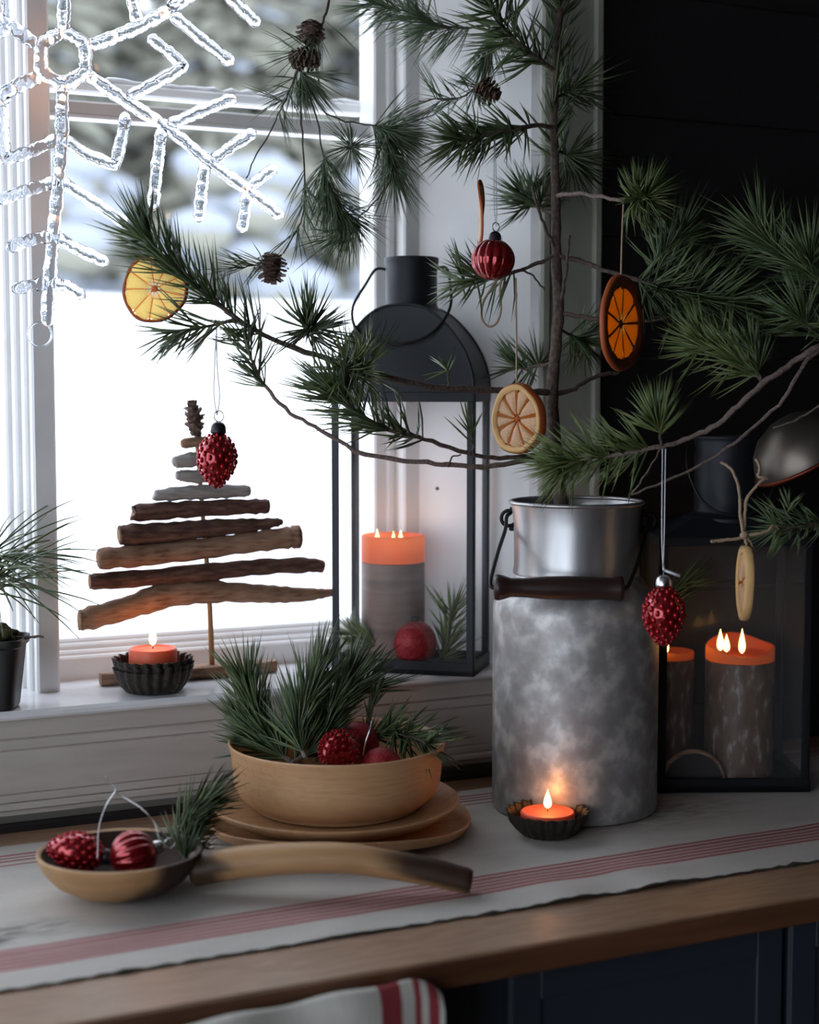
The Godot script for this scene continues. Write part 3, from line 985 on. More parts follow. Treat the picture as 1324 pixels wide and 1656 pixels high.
# ================= milk can =================
func build_can() -> void:
	var o := Vector3(1.064, 0.9005, -1.772)
	var t := thing("milk_can", "large dull zinc milk can with a wooden bail grip, holding the pine sapling", "milk can", o)
	var g := Geo.new()
	g.lathe(Vector3.ZERO, [Vector2(0, 0.004), Vector2(0.104, 0.004), Vector2(0.106, 0.0), Vector2(0.1095, 0.001), Vector2(0.1108, 0.006), Vector2(0.1108, 0.262), Vector2(0.1112, 0.266), Vector2(0.1108, 0.270), Vector2(0.1095, 0.279), Vector2(0.104, 0.288), Vector2(0.092, 0.303), Vector2(0.0850, 0.313), Vector2(0.0835, 0.3165), Vector2(0.082, 0.3165), Vector2(0.105, 0.284), Vector2(0.108, 0.27), Vector2(0.108, 0.012), Vector2(0, 0.010)], 72, null, 0.0012, true)
	part(t, "body", g, M.can)
	g = Geo.new()
	g.lathe(Vector3.ZERO, [Vector2(0.083, 0.3155), Vector2(0.0842, 0.3155), Vector2(0.0842, 0.320), Vector2(0.0830, 0.326), Vector2(0.0834, 0.38), Vector2(0.0858, 0.402), Vector2(0.0880, 0.410), Vector2(0.0865, 0.410), Vector2(0.0842, 0.400), Vector2(0.0818, 0.38), Vector2(0.0814, 0.3155), Vector2(0.083, 0.3155)], 72, null, 0.0012, true)
	part(t, "neck", g, M.can_neck)
	g = Geo.new()
	g.ring_tube(Vector3(0, 0.411, 0), Basis(Vector3.RIGHT, Vector3(0, 0, -1), Vector3.UP), 0.0878, 0.0028, 64, 8)
	part(t, "rim", g, M.can_neck)
	# ears riveted to the neck, wire bail, turned grip
	for s in [[823.0, 838.0, -1.0], [1047.0, 842.0, 1.0]]:
		g = Geo.new()
		var e := at(s[0], s[1], 2.09)
		g.ring_tube(e, Basis(rightward, Vector3.UP, rightward.cross(Vector3.UP)), 0.0105, 0.0028, 20, 6)
		g.box(e - rightward * s[2] * 0.008 + Vector3(0, -0.014, 0), Vector3(0.016, 0.006, 0.010), 0.001, Basis(rightward, Vector3.UP, rightward.cross(Vector3.UP)))
		g.box(e - rightward * s[2] * 0.008 + Vector3(0, 0.012, 0), Vector3(0.014, 0.006, 0.010), 0.001, Basis(rightward, Vector3.UP, rightward.cross(Vector3.UP)))
		wpart(t, "ear", g, M.iron)
	for l in [[[825, 830, 2.088], [819, 836, 2.078], [817, 856, 2.068], [806, 890, 2.025], [795, 930, 1.98], [793, 943, 1.968], [796, 950, 1.963], [806, 951, 1.963]], [[1046, 836, 2.088], [1049, 842, 2.078], [1043, 866, 2.06], [1032, 905, 2.01], [1020, 938, 1.975], [1013, 950, 1.965], [1004, 953, 1.963]]]:
		var p := smooth_line(line_at(l))
		g = Geo.new()
		g.tube(p, taper(p.size(), 0.0027, 0.0027), 8)
		wpart(t, "bail_wire", g, M.iron)
	g = Geo.new()
	var pp := PackedVector3Array()
	var rr := PackedFloat32Array()
	for q in [[798, 14], [800, 20], [806, 21.5], [814, 19.5], [826, 15.5], [850, 16], [885, 19], [915, 20], [945, 19.5], [975, 18], [992, 18.5], [1000, 20.5], [1006, 20], [1008, 14]]:
		pp.append(at(q[0], 951.0 + 0.012 * (q[0] - 900.0), 1.962))
		rr.append(q[1] / FPX * 1.962)
	g.tube(pp, rr, 24)
	wpart(t, "grip", g, M.grip)

# ================= lanterns =================
func build_lantern_sill() -> void:
	var w := 0.212
	var d := 0.105
	var t := thing("lantern", "black metal lantern with round chimney and arched roof standing on the sill", "lantern", Vector3(0.941, 1.0555, -2.030))
	t.rotation_degrees.y = -40.0
	var hx := w / 2
	var hz := d / 2
	part(t, "base_tray", bars([[-hx, hx, 0.0, 0.008, -hz, hz], [-hx, hx, 0.0, 0.020, hz - 0.004, hz], [-hx, hx, 0.0, 0.020, -hz, -hz + 0.004], [-hx, -hx + 0.004, 0.0, 0.020, -hz, hz], [hx - 0.004, hx, 0.0, 0.020, -hz, hz]], 0.001), M.lantern)
	for s in [[-1, 1], [1, 1], [-1, -1], [1, -1]]:
		var x: float = s[0] * (hx - 0.001)
		var z: float = s[1] * (hz - 0.001)
		var x2: float = x - s[0] * 0.011
		var z2: float = z - s[1] * 0.011
		part(t, "post", bars([[minf(x, x2), maxf(x, x2), 0.008, 0.40, minf(z, z - s[1] * 0.003), maxf(z, z - s[1] * 0.003)], [minf(x, x - s[0] * 0.003), maxf(x, x - s[0] * 0.003), 0.008, 0.40, minf(z, z2), maxf(z, z2)]], 0.0008), M.lantern)
	part(t, "top_rail", bars([[-hx, hx, 0.388, 0.402, hz - 0.006, hz], [-hx, hx, 0.388, 0.402, -hz, -hz + 0.006], [-hx, -hx + 0.006, 0.388, 0.402, -hz, hz], [hx - 0.006, hx, 0.388, 0.402, -hz, hz]], 0.001), M.lantern)
	for q in [[Vector3(-hx + 0.006, 0.01, hz - 0.006), Vector3(w - 0.012, 0, 0)], [Vector3(-hx + 0.006, 0.01, -hz + 0.006), Vector3(w - 0.012, 0, 0)], [Vector3(-hx + 0.006, 0.01, -hz + 0.006), Vector3(0, 0, d - 0.012)], [Vector3(hx - 0.006, 0.01, -hz + 0.006), Vector3(0, 0, d - 0.012)]]:
		part(t, "glass_pane", pane(q[0], Vector3(0, 0.385, 0), q[1]), M.lantern_glass)
	var half := [Vector2(0.104, 0.0), Vector2(0.1035, 0.018), Vector2(0.099, 0.038), Vector2(0.0915, 0.057), Vector2(0.081, 0.075), Vector2(0.0685, 0.091), Vector2(0.055, 0.105), Vector2(0.042, 0.115), Vector2(0.028, 0.1215), Vector2(0.010, 0.1245)]
	var outline := PackedVector2Array()
	for p in half:
		outline.append(p + Vector2(0, 0.400))
	for k in half.size():
		var p: Vector2 = half[half.size() - 1 - k]
		outline.append(Vector2(-p.x, p.y + 0.400))
	var fine := PackedVector3Array()
	for p in outline:
		fine.append(Vector3(p.x, p.y, 0))
	fine = smooth_line(fine, 4)
	outline = PackedVector2Array()
	for p in fine:
		outline.append(Vector2(p.x, p.y))
	var g := Geo.new()
	g.prism(Vector3(0, 0, -hz + 0.001), outline, Vector3.RIGHT, Vector3.UP, d - 0.002)
	var roof := part(t, "arched_roof", g, M.lantern)
	g = Geo.new()
	for z in [hz - 0.001, -hz + 0.001]:
		var p := PackedVector3Array()
		for q in outline:
			p.append(Vector3(q.x, q.y, z))
		g.tube(p, taper(p.size(), 0.0022, 0.0022), 6)
	part(roof, "rolled_edge", g, M.lantern)
	g = Geo.new()
	g.lathe(Vector3.ZERO, [Vector2(0.030, 0.490), Vector2(0.0505, 0.490), Vector2(0.0500, 0.497), Vector2(0.0445, 0.512), Vector2(0.039, 0.521), Vector2(0.037, 0.526), Vector2(0.037, 0.580), Vector2(0.0390, 0.586), Vector2(0.0395, 0.593), Vector2(0.037, 0.594), Vector2(0.0345, 0.588), Vector2(0.034, 0.53), Vector2(0.030, 0.490)], 48)
	part(t, "chimney", g, M.lantern)
	var hp := smooth_line(PackedVector3Array([Vector3(-0.036, 0.577, 0.0), Vector3(-0.052, 0.578, 0.004), Vector3(-0.063, 0.556, 0.018), Vector3(-0.075, 0.524, 0.040), Vector3(-0.070, 0.497, 0.052), Vector3(-0.048, 0.477, 0.060), Vector3(-0.010, 0.468, 0.066), Vector3(0.026, 0.474, 0.064), Vector3(0.052, 0.490, 0.058), Vector3(0.068, 0.520, 0.044), Vector3(0.062, 0.556, 0.020), Vector3(0.052, 0.578, 0.004), Vector3(0.036, 0.577, 0.0)]))
	g = Geo.new()
	g.tube(hp, taper(hp.size(), 0.0021, 0.0021), 8)
	part(t, "handle", g, M.iron)
	# what stands inside
	var b := t.transform
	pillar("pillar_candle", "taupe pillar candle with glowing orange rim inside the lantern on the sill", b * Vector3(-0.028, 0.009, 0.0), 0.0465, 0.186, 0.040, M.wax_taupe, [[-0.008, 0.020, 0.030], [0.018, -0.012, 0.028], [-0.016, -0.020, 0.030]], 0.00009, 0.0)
	var bl := thing("red_bauble", "matt red bauble resting inside the lantern on the sill", "bauble", b * Vector3(0.012, 0.041, 0.026))
	g = Geo.new()
	g.ball(Vector3.ZERO, Vector3(0.0325, 0.0325, 0.0325), 16, 24)
	part(bl, "ball", g, M.red_glitter)
	g = Geo.new()
	g.lathe(Vector3(0, 0, 0), [Vector2(0, 0.031), Vector2(0.006, 0.031), Vector2(0.006, 0.038), Vector2(0, 0.039)], 12)
	part(bl, "cap", g, M.dark_cap)
	for s in [["pine sprig in the left of the lantern on the sill, beside the candle", [[-0.02, 0.040, 0.040], [-0.055, 0.042, 0.040], [-0.080, 0.054, 0.036]], 90, 0.046], ["upright pine sprig in the right of the lantern on the sill, behind the red bauble", [[0.045, 0.012, 0.02], [0.055, 0.03, 0.01], [0.062, 0.085, 0.005]], 85, 0.062]]:
		var p := PackedVector3Array()
		for q in s[1]:
			p.append(b * Vector3(q[0], q[1], q[2]))
		var sp := thing("pine_sprig", s[0], "pine sprig", p[0], "pine sprigs in the sill lantern")
		branch_line(sp, "stem", smooth_line(p), 0.002, 0.0012, [[0.2, 1.0, s[2], s[3], 15.0, 62.0, Vector3.UP * 0.15, 0.0010, FRESH]])

func pillar(called: String, label: String, o: Vector3, r: float, h: float, rim: float, m: Material, flames: Array, energy: float, ragged: float) -> Node3D:
	var t := thing(called, label, "candle", o)
	var g := Geo.new()
	g.lathe(Vector3.ZERO, [Vector2(0, 0), Vector2(r - 0.002, 0), Vector2(r, 0.003), Vector2(r, h - rim), Vector2(0, h - rim)], 40, null, 0.0012, true)
	part(t, "wax_body", g, m)
	g = Geo.new()
	var wave := func(a: float, rr: float, y: float) -> Vector2:
		var k := clampf((y - (h - rim * 0.5)) / (rim * 0.5), 0.0, 1.0)
		return Vector2(rr * (1.0 + 0.012 * sin(a * 5.0 + y * 90.0) * k), y - k * ragged * (cos(a - 4.28) + 0.3 * sin(a * 3.0 + 1.0)))
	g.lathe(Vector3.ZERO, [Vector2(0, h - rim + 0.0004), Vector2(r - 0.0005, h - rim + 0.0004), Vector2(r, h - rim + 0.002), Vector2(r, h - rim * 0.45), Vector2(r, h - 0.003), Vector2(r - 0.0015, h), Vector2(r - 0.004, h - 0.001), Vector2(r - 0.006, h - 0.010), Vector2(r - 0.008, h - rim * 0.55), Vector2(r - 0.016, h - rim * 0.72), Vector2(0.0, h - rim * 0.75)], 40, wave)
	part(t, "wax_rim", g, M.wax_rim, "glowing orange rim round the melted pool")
	for f in flames:
		flame(t, Vector3(f[0], h - rim * 0.75 + 0.007, f[1]), f[2], 0.0048, energy)
	return t

func build_lantern_table() -> void:
	var w := 0.215
	var d := 0.16
	var hx := w / 2
	var hz := d / 2
	var t := thing("lantern", "dark box lantern with a wide round chimney standing on the worktop beside the milk can", "lantern", Vector3(1.331, 0.9005, -1.807))
	t.rotation_degrees.y = -24.0
	part(t, "base_tray", bars([[-hx, hx, 0.0, 0.010, -hz, hz], [-hx, hx, 0.0, 0.020, hz - 0.004, hz], [-hx, hx, 0.0, 0.020, -hz, -hz + 0.004], [-hx, -hx + 0.004, 0.0, 0.020, -hz, hz], [hx - 0.004, hx, 0.0, 0.020, -hz, hz]], 0.001), M.lantern_dark)
	for s in [[-1, 1], [1, 1], [-1, -1], [1, -1]]:
		var x: float = s[0] * (hx - 0.001)
		var z: float = s[1] * (hz - 0.001)
		part(t, "post", bars([[minf(x, x - s[0] * 0.012), maxf(x, x - s[0] * 0.012), 0.01, 0.355, minf(z, z - s[1] * 0.004), maxf(z, z - s[1] * 0.004)], [minf(x, x - s[0] * 0.004), maxf(x, x - s[0] * 0.004), 0.01, 0.355, minf(z, z - s[1] * 0.012), maxf(z, z - s[1] * 0.012)]], 0.0008), M.lantern_dark)
	part(t, "top_rail", bars([[-hx, hx, 0.345, 0.358, hz - 0.005, hz], [-hx, hx, 0.345, 0.358, -hz, -hz + 0.005], [-hx, -hx + 0.005, 0.345, 0.358, -hz, hz], [hx - 0.005, hx, 0.345, 0.358, -hz, hz]], 0.001), M.lantern_dark)
	for q in [[Vector3(-hx + 0.006, 0.012, hz - 0.007), Vector3(w - 0.012, 0, 0)], [Vector3(-hx + 0.006, 0.012, -hz + 0.007), Vector3(w - 0.012, 0, 0)], [Vector3(-hx + 0.007, 0.012, -hz + 0.006), Vector3(0, 0, d - 0.012)], [Vector3(hx - 0.007, 0.012, -hz + 0.006), Vector3(0, 0, d - 0.012)]]:
		part(t, "glass_pane", pane(q[0], Vector3(0, 0.338, 0), q[1]), M.lantern_glass)
	var g := Geo.new()
	# low hipped roof
	var e := [Vector3(-hx, 0.357, hz), Vector3(hx, 0.357, hz), Vector3(hx, 0.357, -hz), Vector3(-hx, 0.357, -hz)]
	var k := [Vector3(-0.055, 0.382, 0.05), Vector3(0.055, 0.382, 0.05), Vector3(0.055, 0.382, -0.05), Vector3(-0.055, 0.382, -0.05)]
	for j in 4:
		var j2 := (j + 1) % 4
		g.face(e[j], k[j], k[j2], e[j2])
	g.face(k[0], k[3], k[2], k[1])
	g.face(e[0], e[1], e[2], e[3])
	part(t, "hipped_roof", g, M.lantern)
	g = Geo.new()
	g.lathe(Vector3.ZERO, [Vector2(0.04, 0.374), Vector2(0.060, 0.374), Vector2(0.060, 0.381), Vector2(0.0455, 0.387), Vector2(0.0445, 0.390), Vector2(0.0445, 0.486), Vector2(0.0475, 0.492), Vector2(0.047, 0.496), Vector2(0.043, 0.494), Vector2(0.042, 0.40), Vector2(0, 0.40)], 48)
	part(t, "chimney", g, M.lantern)
	var hp := smooth_line(PackedVector3Array([Vector3(-0.044, 0.478, 0), Vector3(-0.056, 0.478, 0.01), Vector3(-0.062, 0.45, 0.04), Vector3(-0.048, 0.41, 0.06), Vector3(-0.02, 0.39, 0.072), Vector3(0.02, 0.39, 0.072), Vector3(0.048, 0.41, 0.06), Vector3(0.062, 0.45, 0.04), Vector3(0.056, 0.478, 0.01), Vector3(0.044, 0.478, 0)]))
	g = Geo.new()
	g.tube(hp, taper(hp.size(), 0.002, 0.002), 8)
	part(t, "handle", g, M.lantern_dark)
	var b := t.transform
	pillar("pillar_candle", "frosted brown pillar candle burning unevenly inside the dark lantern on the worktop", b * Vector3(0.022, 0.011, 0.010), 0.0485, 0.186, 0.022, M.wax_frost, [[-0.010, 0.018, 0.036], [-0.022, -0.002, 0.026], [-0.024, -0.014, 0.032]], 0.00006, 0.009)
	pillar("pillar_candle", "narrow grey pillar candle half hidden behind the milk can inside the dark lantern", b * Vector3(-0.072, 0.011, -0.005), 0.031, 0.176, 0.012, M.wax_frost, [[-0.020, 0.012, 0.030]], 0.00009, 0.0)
	var dl := smooth_line(line_at([[1062, 1012, 2.14], [1072, 985, 2.14], [1088, 958, 2.14], [1100, 942, 2.14]]))
	var ds := thing("pine_sprig", "dry pine sprig behind the hanging red cone ornament, lit orange by the lantern", "pine sprig", dl[0])
	branch_line(ds, "stem", dl, 0.002, 0.0012, [[0.2, 1.0, 42, 0.075, 15.0, 60.0, rightward * 0.5, 0.0009, FRESH]])
	var wd := thing("wood_slice", "dark half-round slice with a pale rim standing inside the dark lantern, before the candles", "wood slice", b * Vector3(-0.052, 0.0105, 0.058))
	wd.rotation_degrees.y = -24.0
	g = Geo.new()
	var outl := PackedVector2Array()
	for j in 19:
		outl.append(Vector2(cos(PI * j / 18.0), sin(PI * j / 18.0)) * 0.041)
	g.prism(Vector3(0, 0, -0.005), outl, Vector3.RIGHT, Vector3.UP, 0.010)
	part(wd, "face", g, M.dark_wood)
	g = Geo.new()
	var pr := PackedVector3Array()
	for j in 19:
		pr.append(Vector3(cos(PI * j / 18.0), sin(PI * j / 18.0), 0) * 0.0415 + Vector3(0, 0.0002, 0))
	g.tube(pr, taper(19, 0.0045, 0.0045), 8)
	part(wd, "bark_rim", g, M.drift_tan)

# ================= pine sapling in the can =================
func build_pine() -> void:
	var foot := Vector3(1.064, 0.912, -1.772)
	var t := thing("pine_sapling", "slender pine sapling with long-needled branches standing in the milk can", "pine sapling", foot)
	var g := Geo.new()
	var tp := PackedVector3Array([foot + Vector3(0.02, 0, 0), foot + Vector3(0.0, 0.2, 0.01)])
	tp.append_array(line_at([[905, 800, 2.09], [898, 730, 2.09], [893, 640, 2.09], [898, 560, 2.09], [903, 490, 2.09], [899, 410, 2.09], [897, 300, 2.09], [895, 200, 2.09], [898, 115, 2.09], [905, 20, 2.09], [912, -90, 2.09]]))
	tp = wobble(smooth_line(tp), 0.001)
	g.tube(tp, taper(tp.size(), 0.0105, 0.0042, 0.08), 10)
	var tk := wpart(t, "trunk", g, M.bark)
	var ng := Geo.new()
	spray(ng, tp, 0.70, 0.80, 34, 0.062, 25, 60)
	spray(ng, tp, 0.80, 0.93, 40, 0.065, 20, 55)
	spray(ng, tp, 0.90, 1.0, 40, 0.075, 20, 60)
	wpart(tk, "needles", ng, M.needle).set_meta("kind", "stuff")
	var up := Vector3.UP
	# long upper left branch, ending over the yellow orange slice
	branch(t, "branch", [[893, 636, 2.09], [830, 632, 2.06], [760, 630, 2.03], [690, 624, 2.0], [610, 604, 1.98], [530, 581, 1.965], [440, 549, 1.955], [380, 514, 1.945], [320, 464, 1.935], [270, 420, 1.93], [234, 386, 1.93]], 0.0048, 0.0024, [
		[0.72, 1.0, 175, 0.078, 28, 72, up * 0.22, 0.0010], [0.93, 1.0, 40, 0.07, 5, 50, up * 0.2, 0.0010], [0.62, 0.74, 34, 0.07, 35, 75, up * 0.2, 0.0010]])
	branch(t, "shoot", [[385, 517, 1.945], [340, 526, 1.935], [300, 534, 1.93], [272, 540, 1.93]], 0.0022, 0.0015, [[0.15, 1.0, 52, 0.068, 15, 60, Vector3.DOWN * 0.15]])
	branch(t, "shoot", [[470, 562, 1.957], [484, 548, 1.955], [500, 536, 1.95], [505, 530, 1.945]], 0.0022, 0.0018, [[0.55, 1.0, 95, 0.075, 20, 115, up * 0.25]])
	branch(t, "shoot", [[610, 604, 1.975], [575, 600, 1.96], [556, 598, 1.95]], 0.0024, 0.0016, [[0.2, 1.0, 110, 0.082, 30, 120, up * 0.35 + rightward * 0.35, 0.0010, FRESH]])
	branch(t, "shoot", [[724, 628, 2.01], [725, 606, 2.005], [724, 596, 2.0]], 0.0013, 0.0010, [[0.7, 1.0, 9, 0.040, 10, 45, up * 0.2, 0.0010, FRESH]])
	# lower grey branch curving left and up
	branch(t, "branch", [[893, 738, 2.09], [850, 744, 2.05], [790, 754, 2.02], [740, 753, 2.0], [690, 748, 1.985], [590, 735, 1.965], [520, 696, 1.955], [470, 668, 1.95], [430, 626, 1.945], [410, 590, 1.945], [394, 545, 1.945]], 0.0040, 0.0018, [[0.80, 1.0, 70, 0.06, 25, 75, up * 0.05, 0.0009]], M.bark_pale)
	branch(t, "branch", [[880, 733, 2.06], [830, 740, 2.03], [770, 737, 2.01], [700, 714, 1.985], [640, 698, 1.965], [590, 676, 1.955], [560, 655, 1.95], [540, 632, 1.945]], 0.0032, 0.0018, [
		[0.45, 1.0, 150, 0.080, 35, 80, up * 0.30 - ahead * 0.1], [0.85, 1.0, 50, 0.07, 10, 60, Vector3.ZERO]])
	branch(t, "twig", [[725, 755, 1.995], [730, 740, 1.985], [745, 735, 1.98]], 0.0013, 0.001, [])
	branch(t, "shoot", [[766, 735, 2.005], [762, 700, 1.995], [758, 690, 1.99]], 0.001, 0.001, [[0.2, 1.0, 10, 0.05, 15, 55, up * 0.2]])
	# upper left branches
	branch(t, "branch", [[896, 205, 2.09], [860, 203, 2.06], [820, 212, 2.03], [780, 220, 2.01], [738, 226, 1.99]], 0.0035, 0.0020, [[0.25, 1.0, 130, 0.068, 25, 70, Vector3.ZERO], [0.85, 1.0, 26, 0.06, 5, 45]])
	branch(t, "branch", [[897, 118, 2.09], [868, 92, 2.07], [830, 62, 2.05], [800, 22, 2.03], [782, -30, 2.01]], 0.0036, 0.0022, [[0.15, 1.0, 190, 0.078, 30, 80, Vector3.ZERO]])
	branch(t, "branch", [[897, 345, 2.09], [880, 340, 2.11], [862, 325, 2.13], [845, 318, 2.14]], 0.0028, 0.0018, [[0.4, 1.0, 85, 0.068, 20, 100, up * 0.05]])
	branch(t, "twig", [[899, 405, 2.09], [882, 370, 2.07], [868, 330, 2.05], [860, 300, 2.04]], 0.0024, 0.0017, [])
	branch(t, "branch", [[899, 413, 2.09], [870, 425, 2.07], [840, 437, 2.05], [800, 447, 2.04], [768, 452, 2.04], [745, 455, 2.04]], 0.0028, 0.0018, [[0.45, 1.0, 95, 0.065, 25, 85, up * 0.35]], M.bark_pale)
	branch(t, "twig", [[840, 437, 2.05], [862, 446, 2.045], [880, 470, 2.05]], 0.0016, 0.0010, [])
	branch(t, "branch", [[896, 585, 2.09], [870, 592, 2.12], [846, 596, 2.14], [838, 590, 2.15]], 0.0026, 0.0016, [[0.3, 1.0, 60, 0.06, 20, 90, up * 0.2]])
	# clumps beside and behind the trunk
	branch(t, "branch", [[897, 240, 2.09], [912, 250, 2.12], [925, 258, 2.14]], 0.0026, 0.0018, [[0.4, 1.0, 95, 0.075, 20, 110]])
	branch(t, "branch", [[897, 160, 2.09], [915, 150, 2.11], [930, 135, 2.13]], 0.0024, 0.0016, [[0.2, 1.0, 50, 0.075, 20, 80, Vector3.ZERO]])
	branch(t, "branch", [[901, 530, 2.09], [930, 545, 2.13], [950, 555, 2.16]], 0.0024, 0.0016, [[0.35, 1.0, 75, 0.065, 20, 100]])
	branch(t, "twig", [[905, 495, 2.09], [913, 450, 2.07], [918, 410, 2.06], [921, 380, 2.05]], 0.0024, 0.0018, [])
	branch(t, "branch", [[893, 640, 2.09], [930, 628, 2.10], [960, 610, 2.12], [1000, 602, 2.14]], 0.0036, 0.0024, [])
	branch(t, "branch", [[903, 505, 2.09], [940, 512, 2.08], [975, 516, 2.07], [1040, 520, 2.06], [1085, 510, 2.06]], 0.0034, 0.0020, [])
	branch(t, "branch", [[897, 318, 2.09], [930, 313, 2.06], [970, 318, 2.03], [1010, 324, 2.0], [1048, 316, 1.98]], 0.0030, 0.0020, [[0.82, 1.0, 170, 0.058, 30, 125, up * 0.08, 0.0010, FRESH]], M.bark_pale)
	branch(t, "branch", [[900, 413, 2.09], [945, 425, 2.07], [985, 440, 2.05], [1060, 462, 2.03], [1120, 478, 2.01], [1180, 490, 2.0]], 0.0034, 0.0022, [[0.52, 1.0, 260, 0.090, 25, 85, up * 0.30], [0.8, 1.0, 80, 0.085, 10, 70, up * 0.15]])
	branch(t, "branch", [[1050, 459, 2.03], [1075, 410, 2.06], [1105, 372, 2.09]], 0.0024, 0.0018, [[0.2, 1.0, 120, 0.075, 15, 80, up * 0.1]])
	branch(t, "branch", [[1085, 510, 2.06], [1120, 520, 2.05], [1150, 512, 2.04]], 0.002, 0.0016, [[0.1, 1.0, 60, 0.06, 30, 110, up * 0.1]])

# ================= bough reaching in from the right =================
func build_right_bough() -> void:
	var root := at(1470, 505, 2.0)
	var t := thing("pine_bough", "pine bough reaching in from the right in front of the dark planks", "pine bough", root)
	branch(t, "branch", [[1560, 470, 2.16], [1470, 505, 2.05], [1400, 525, 1.98], [1324, 560, 1.93], [1280, 588, 1.92], [1240, 614, 1.91], [1195, 655, 1.90], [1150, 692, 1.90], [1105, 712, 1.90], [1060, 724, 1.89], [1000, 735, 1.885], [940, 744, 1.88], [905, 752, 1.88]], 0.0048, 0.0022, [
		[0.76, 1.0, 190, 0.066, 30, 75, up_bias(0.1), 0.0010, FRESH], [0.94, 1.0, 50, 0.06, 5, 55, Vector3.DOWN * 0.3, 0.0010, FRESH]], M.bark_pale)
	branch(t, "shoot", [[1070, 722, 1.89], [1066, 700, 1.885], [1064, 685, 1.88]], 0.002, 0.0016, [[0.4, 1.0, 85, 0.066, 10, 62, up_bias(0.3), 0.0010, FRESH]])
	branch(t, "branch", [[1330, 560, 1.93], [1300, 590, 1.95], [1270, 640, 1.97], [1240, 672, 1.98], [1195, 710, 1.98], [1150, 741, 1.98], [1090, 772, 1.975], [1020, 800, 1.97]], 0.0028, 0.0016, [], M.bark_pale)
	branch(t, "twig", [[1018, 800, 1.97], [1034, 782, 1.965], [1056, 748, 1.955], [1068, 726, 1.94]], 0.0014, 0.0010, [], M.bark_pale)
	branch(t, "twig", [[1380, 640, 1.99], [1324, 658, 1.97], [1290, 678, 1.96], [1250, 692, 1.95]], 0.0018, 0.0012, [], M.bark_pale)
	branch(t, "branch", [[1232, 616, 1.915], [1215, 600, 1.92], [1175, 575, 1.93], [1130, 556, 1.935]], 0.0024, 0.0016, [[0.15, 1.0, 170, 0.072, 25, 85, up_bias(0.12), 0.0010, FRESH], [0.8, 1.0, 30, 0.065, 5, 50, Vector3.ZERO, 0.001, FRESH]])
	branch(t, "branch", [[1400, 525, 1.98], [1350, 470, 1.99], [1290, 430, 2.0], [1245, 395, 2.02], [1225, 370, 2.03]], 0.003, 0.002, [[0.25, 1.0, 170, 0.085, 25, 75, up_bias(0.15)]])
	branch(t, "branch", [[1350, 560, 1.95], [1310, 530, 1.93], [1290, 505, 1.92]], 0.0024, 0.0016, [[0.0, 1.0, 95, 0.078, 25, 80, up_bias(0.0)]])
	branch(t, "shoot", [[1330, 470, 1.99], [1315, 440, 1.98], [1310, 420, 1.97]], 0.002, 0.0016, [[0.2, 1.0, 70, 0.085, 15, 65, up_bias(0.1)]])
	branch(t, "shoot", [[1230, 616, 1.915], [1225, 590, 1.91], [1215, 560, 1.905]], 0.0016, 0.0014, [[0.1, 1.0, 36, 0.07, 10, 45, Vector3.ZERO]])
	branch(t, "branch", [[1430, 800, 1.96], [1380, 836, 1.94], [1324, 846, 1.92], [1280, 852, 1.91], [1252, 856, 1.905]], 0.0030, 0.0018, [[0.35, 0.95, 80, 0.055, 25, 75, up_bias(0.0)]])
	branch(t, "branch", [[1470, 505, 2.05], [1450, 620, 2.02], [1440, 720, 1.98], [1430, 800, 1.96]], 0.004, 0.003, [])
	branch(t, "twig", [[1262, 850, 1.905], [1272, 832, 1.90], [1276, 815, 1.90]], 0.0012, 0.0009, [[0.4, 1.0, 10, 0.03, 10, 40]])
	# twine bow knotted round the lowest tip
	var tw := thing("twine_bow", "loose bow of pale twine tied to the lowest twig at the right", "twine", at(1202, 862, 1.895))
	var g := Geo.new()
	for l in [[[1202, 866, 1.893], [1197, 835, 1.893], [1196, 805, 1.893], [1190, 775, 1.894], [1180, 757, 1.896], [1165, 747, 1.90]], [[1202, 866, 1.895], [1204, 835, 1.895], [1206, 810, 1.895], [1218, 792, 1.895], [1232, 777, 1.897], [1240, 774, 1.90], [1226, 770, 1.902], [1228, 757, 1.903], [1222, 742, 1.905]], [[1204, 868, 1.893], [1185, 872, 1.89], [1165, 874, 1.888], [1150, 876, 1.886]], [[1204, 864, 1.894], [1222, 864, 1.893], [1240, 859, 1.895], [1250, 850, 1.90], [1258, 856, 1.905], [1250, 862, 1.91]], [[1204, 868, 1.895], [1206, 878, 1.895], [1209, 888, 1.895], [1212, 900, 1.895]]]:
		var p := wobble(smooth_line(line_at(l)), 0.0006)
		g.tube(p, taper(p.size(), 0.0021, 0.0019, 0.15), 6)
	g.ball(at(1203, 866, 1.893), Vector3(0.006, 0.005, 0.005), 6, 8)
	wpart(tw, "twine", g, M.twine)

func up_bias(k: float) -> Vector3:
	return Vector3.UP * k

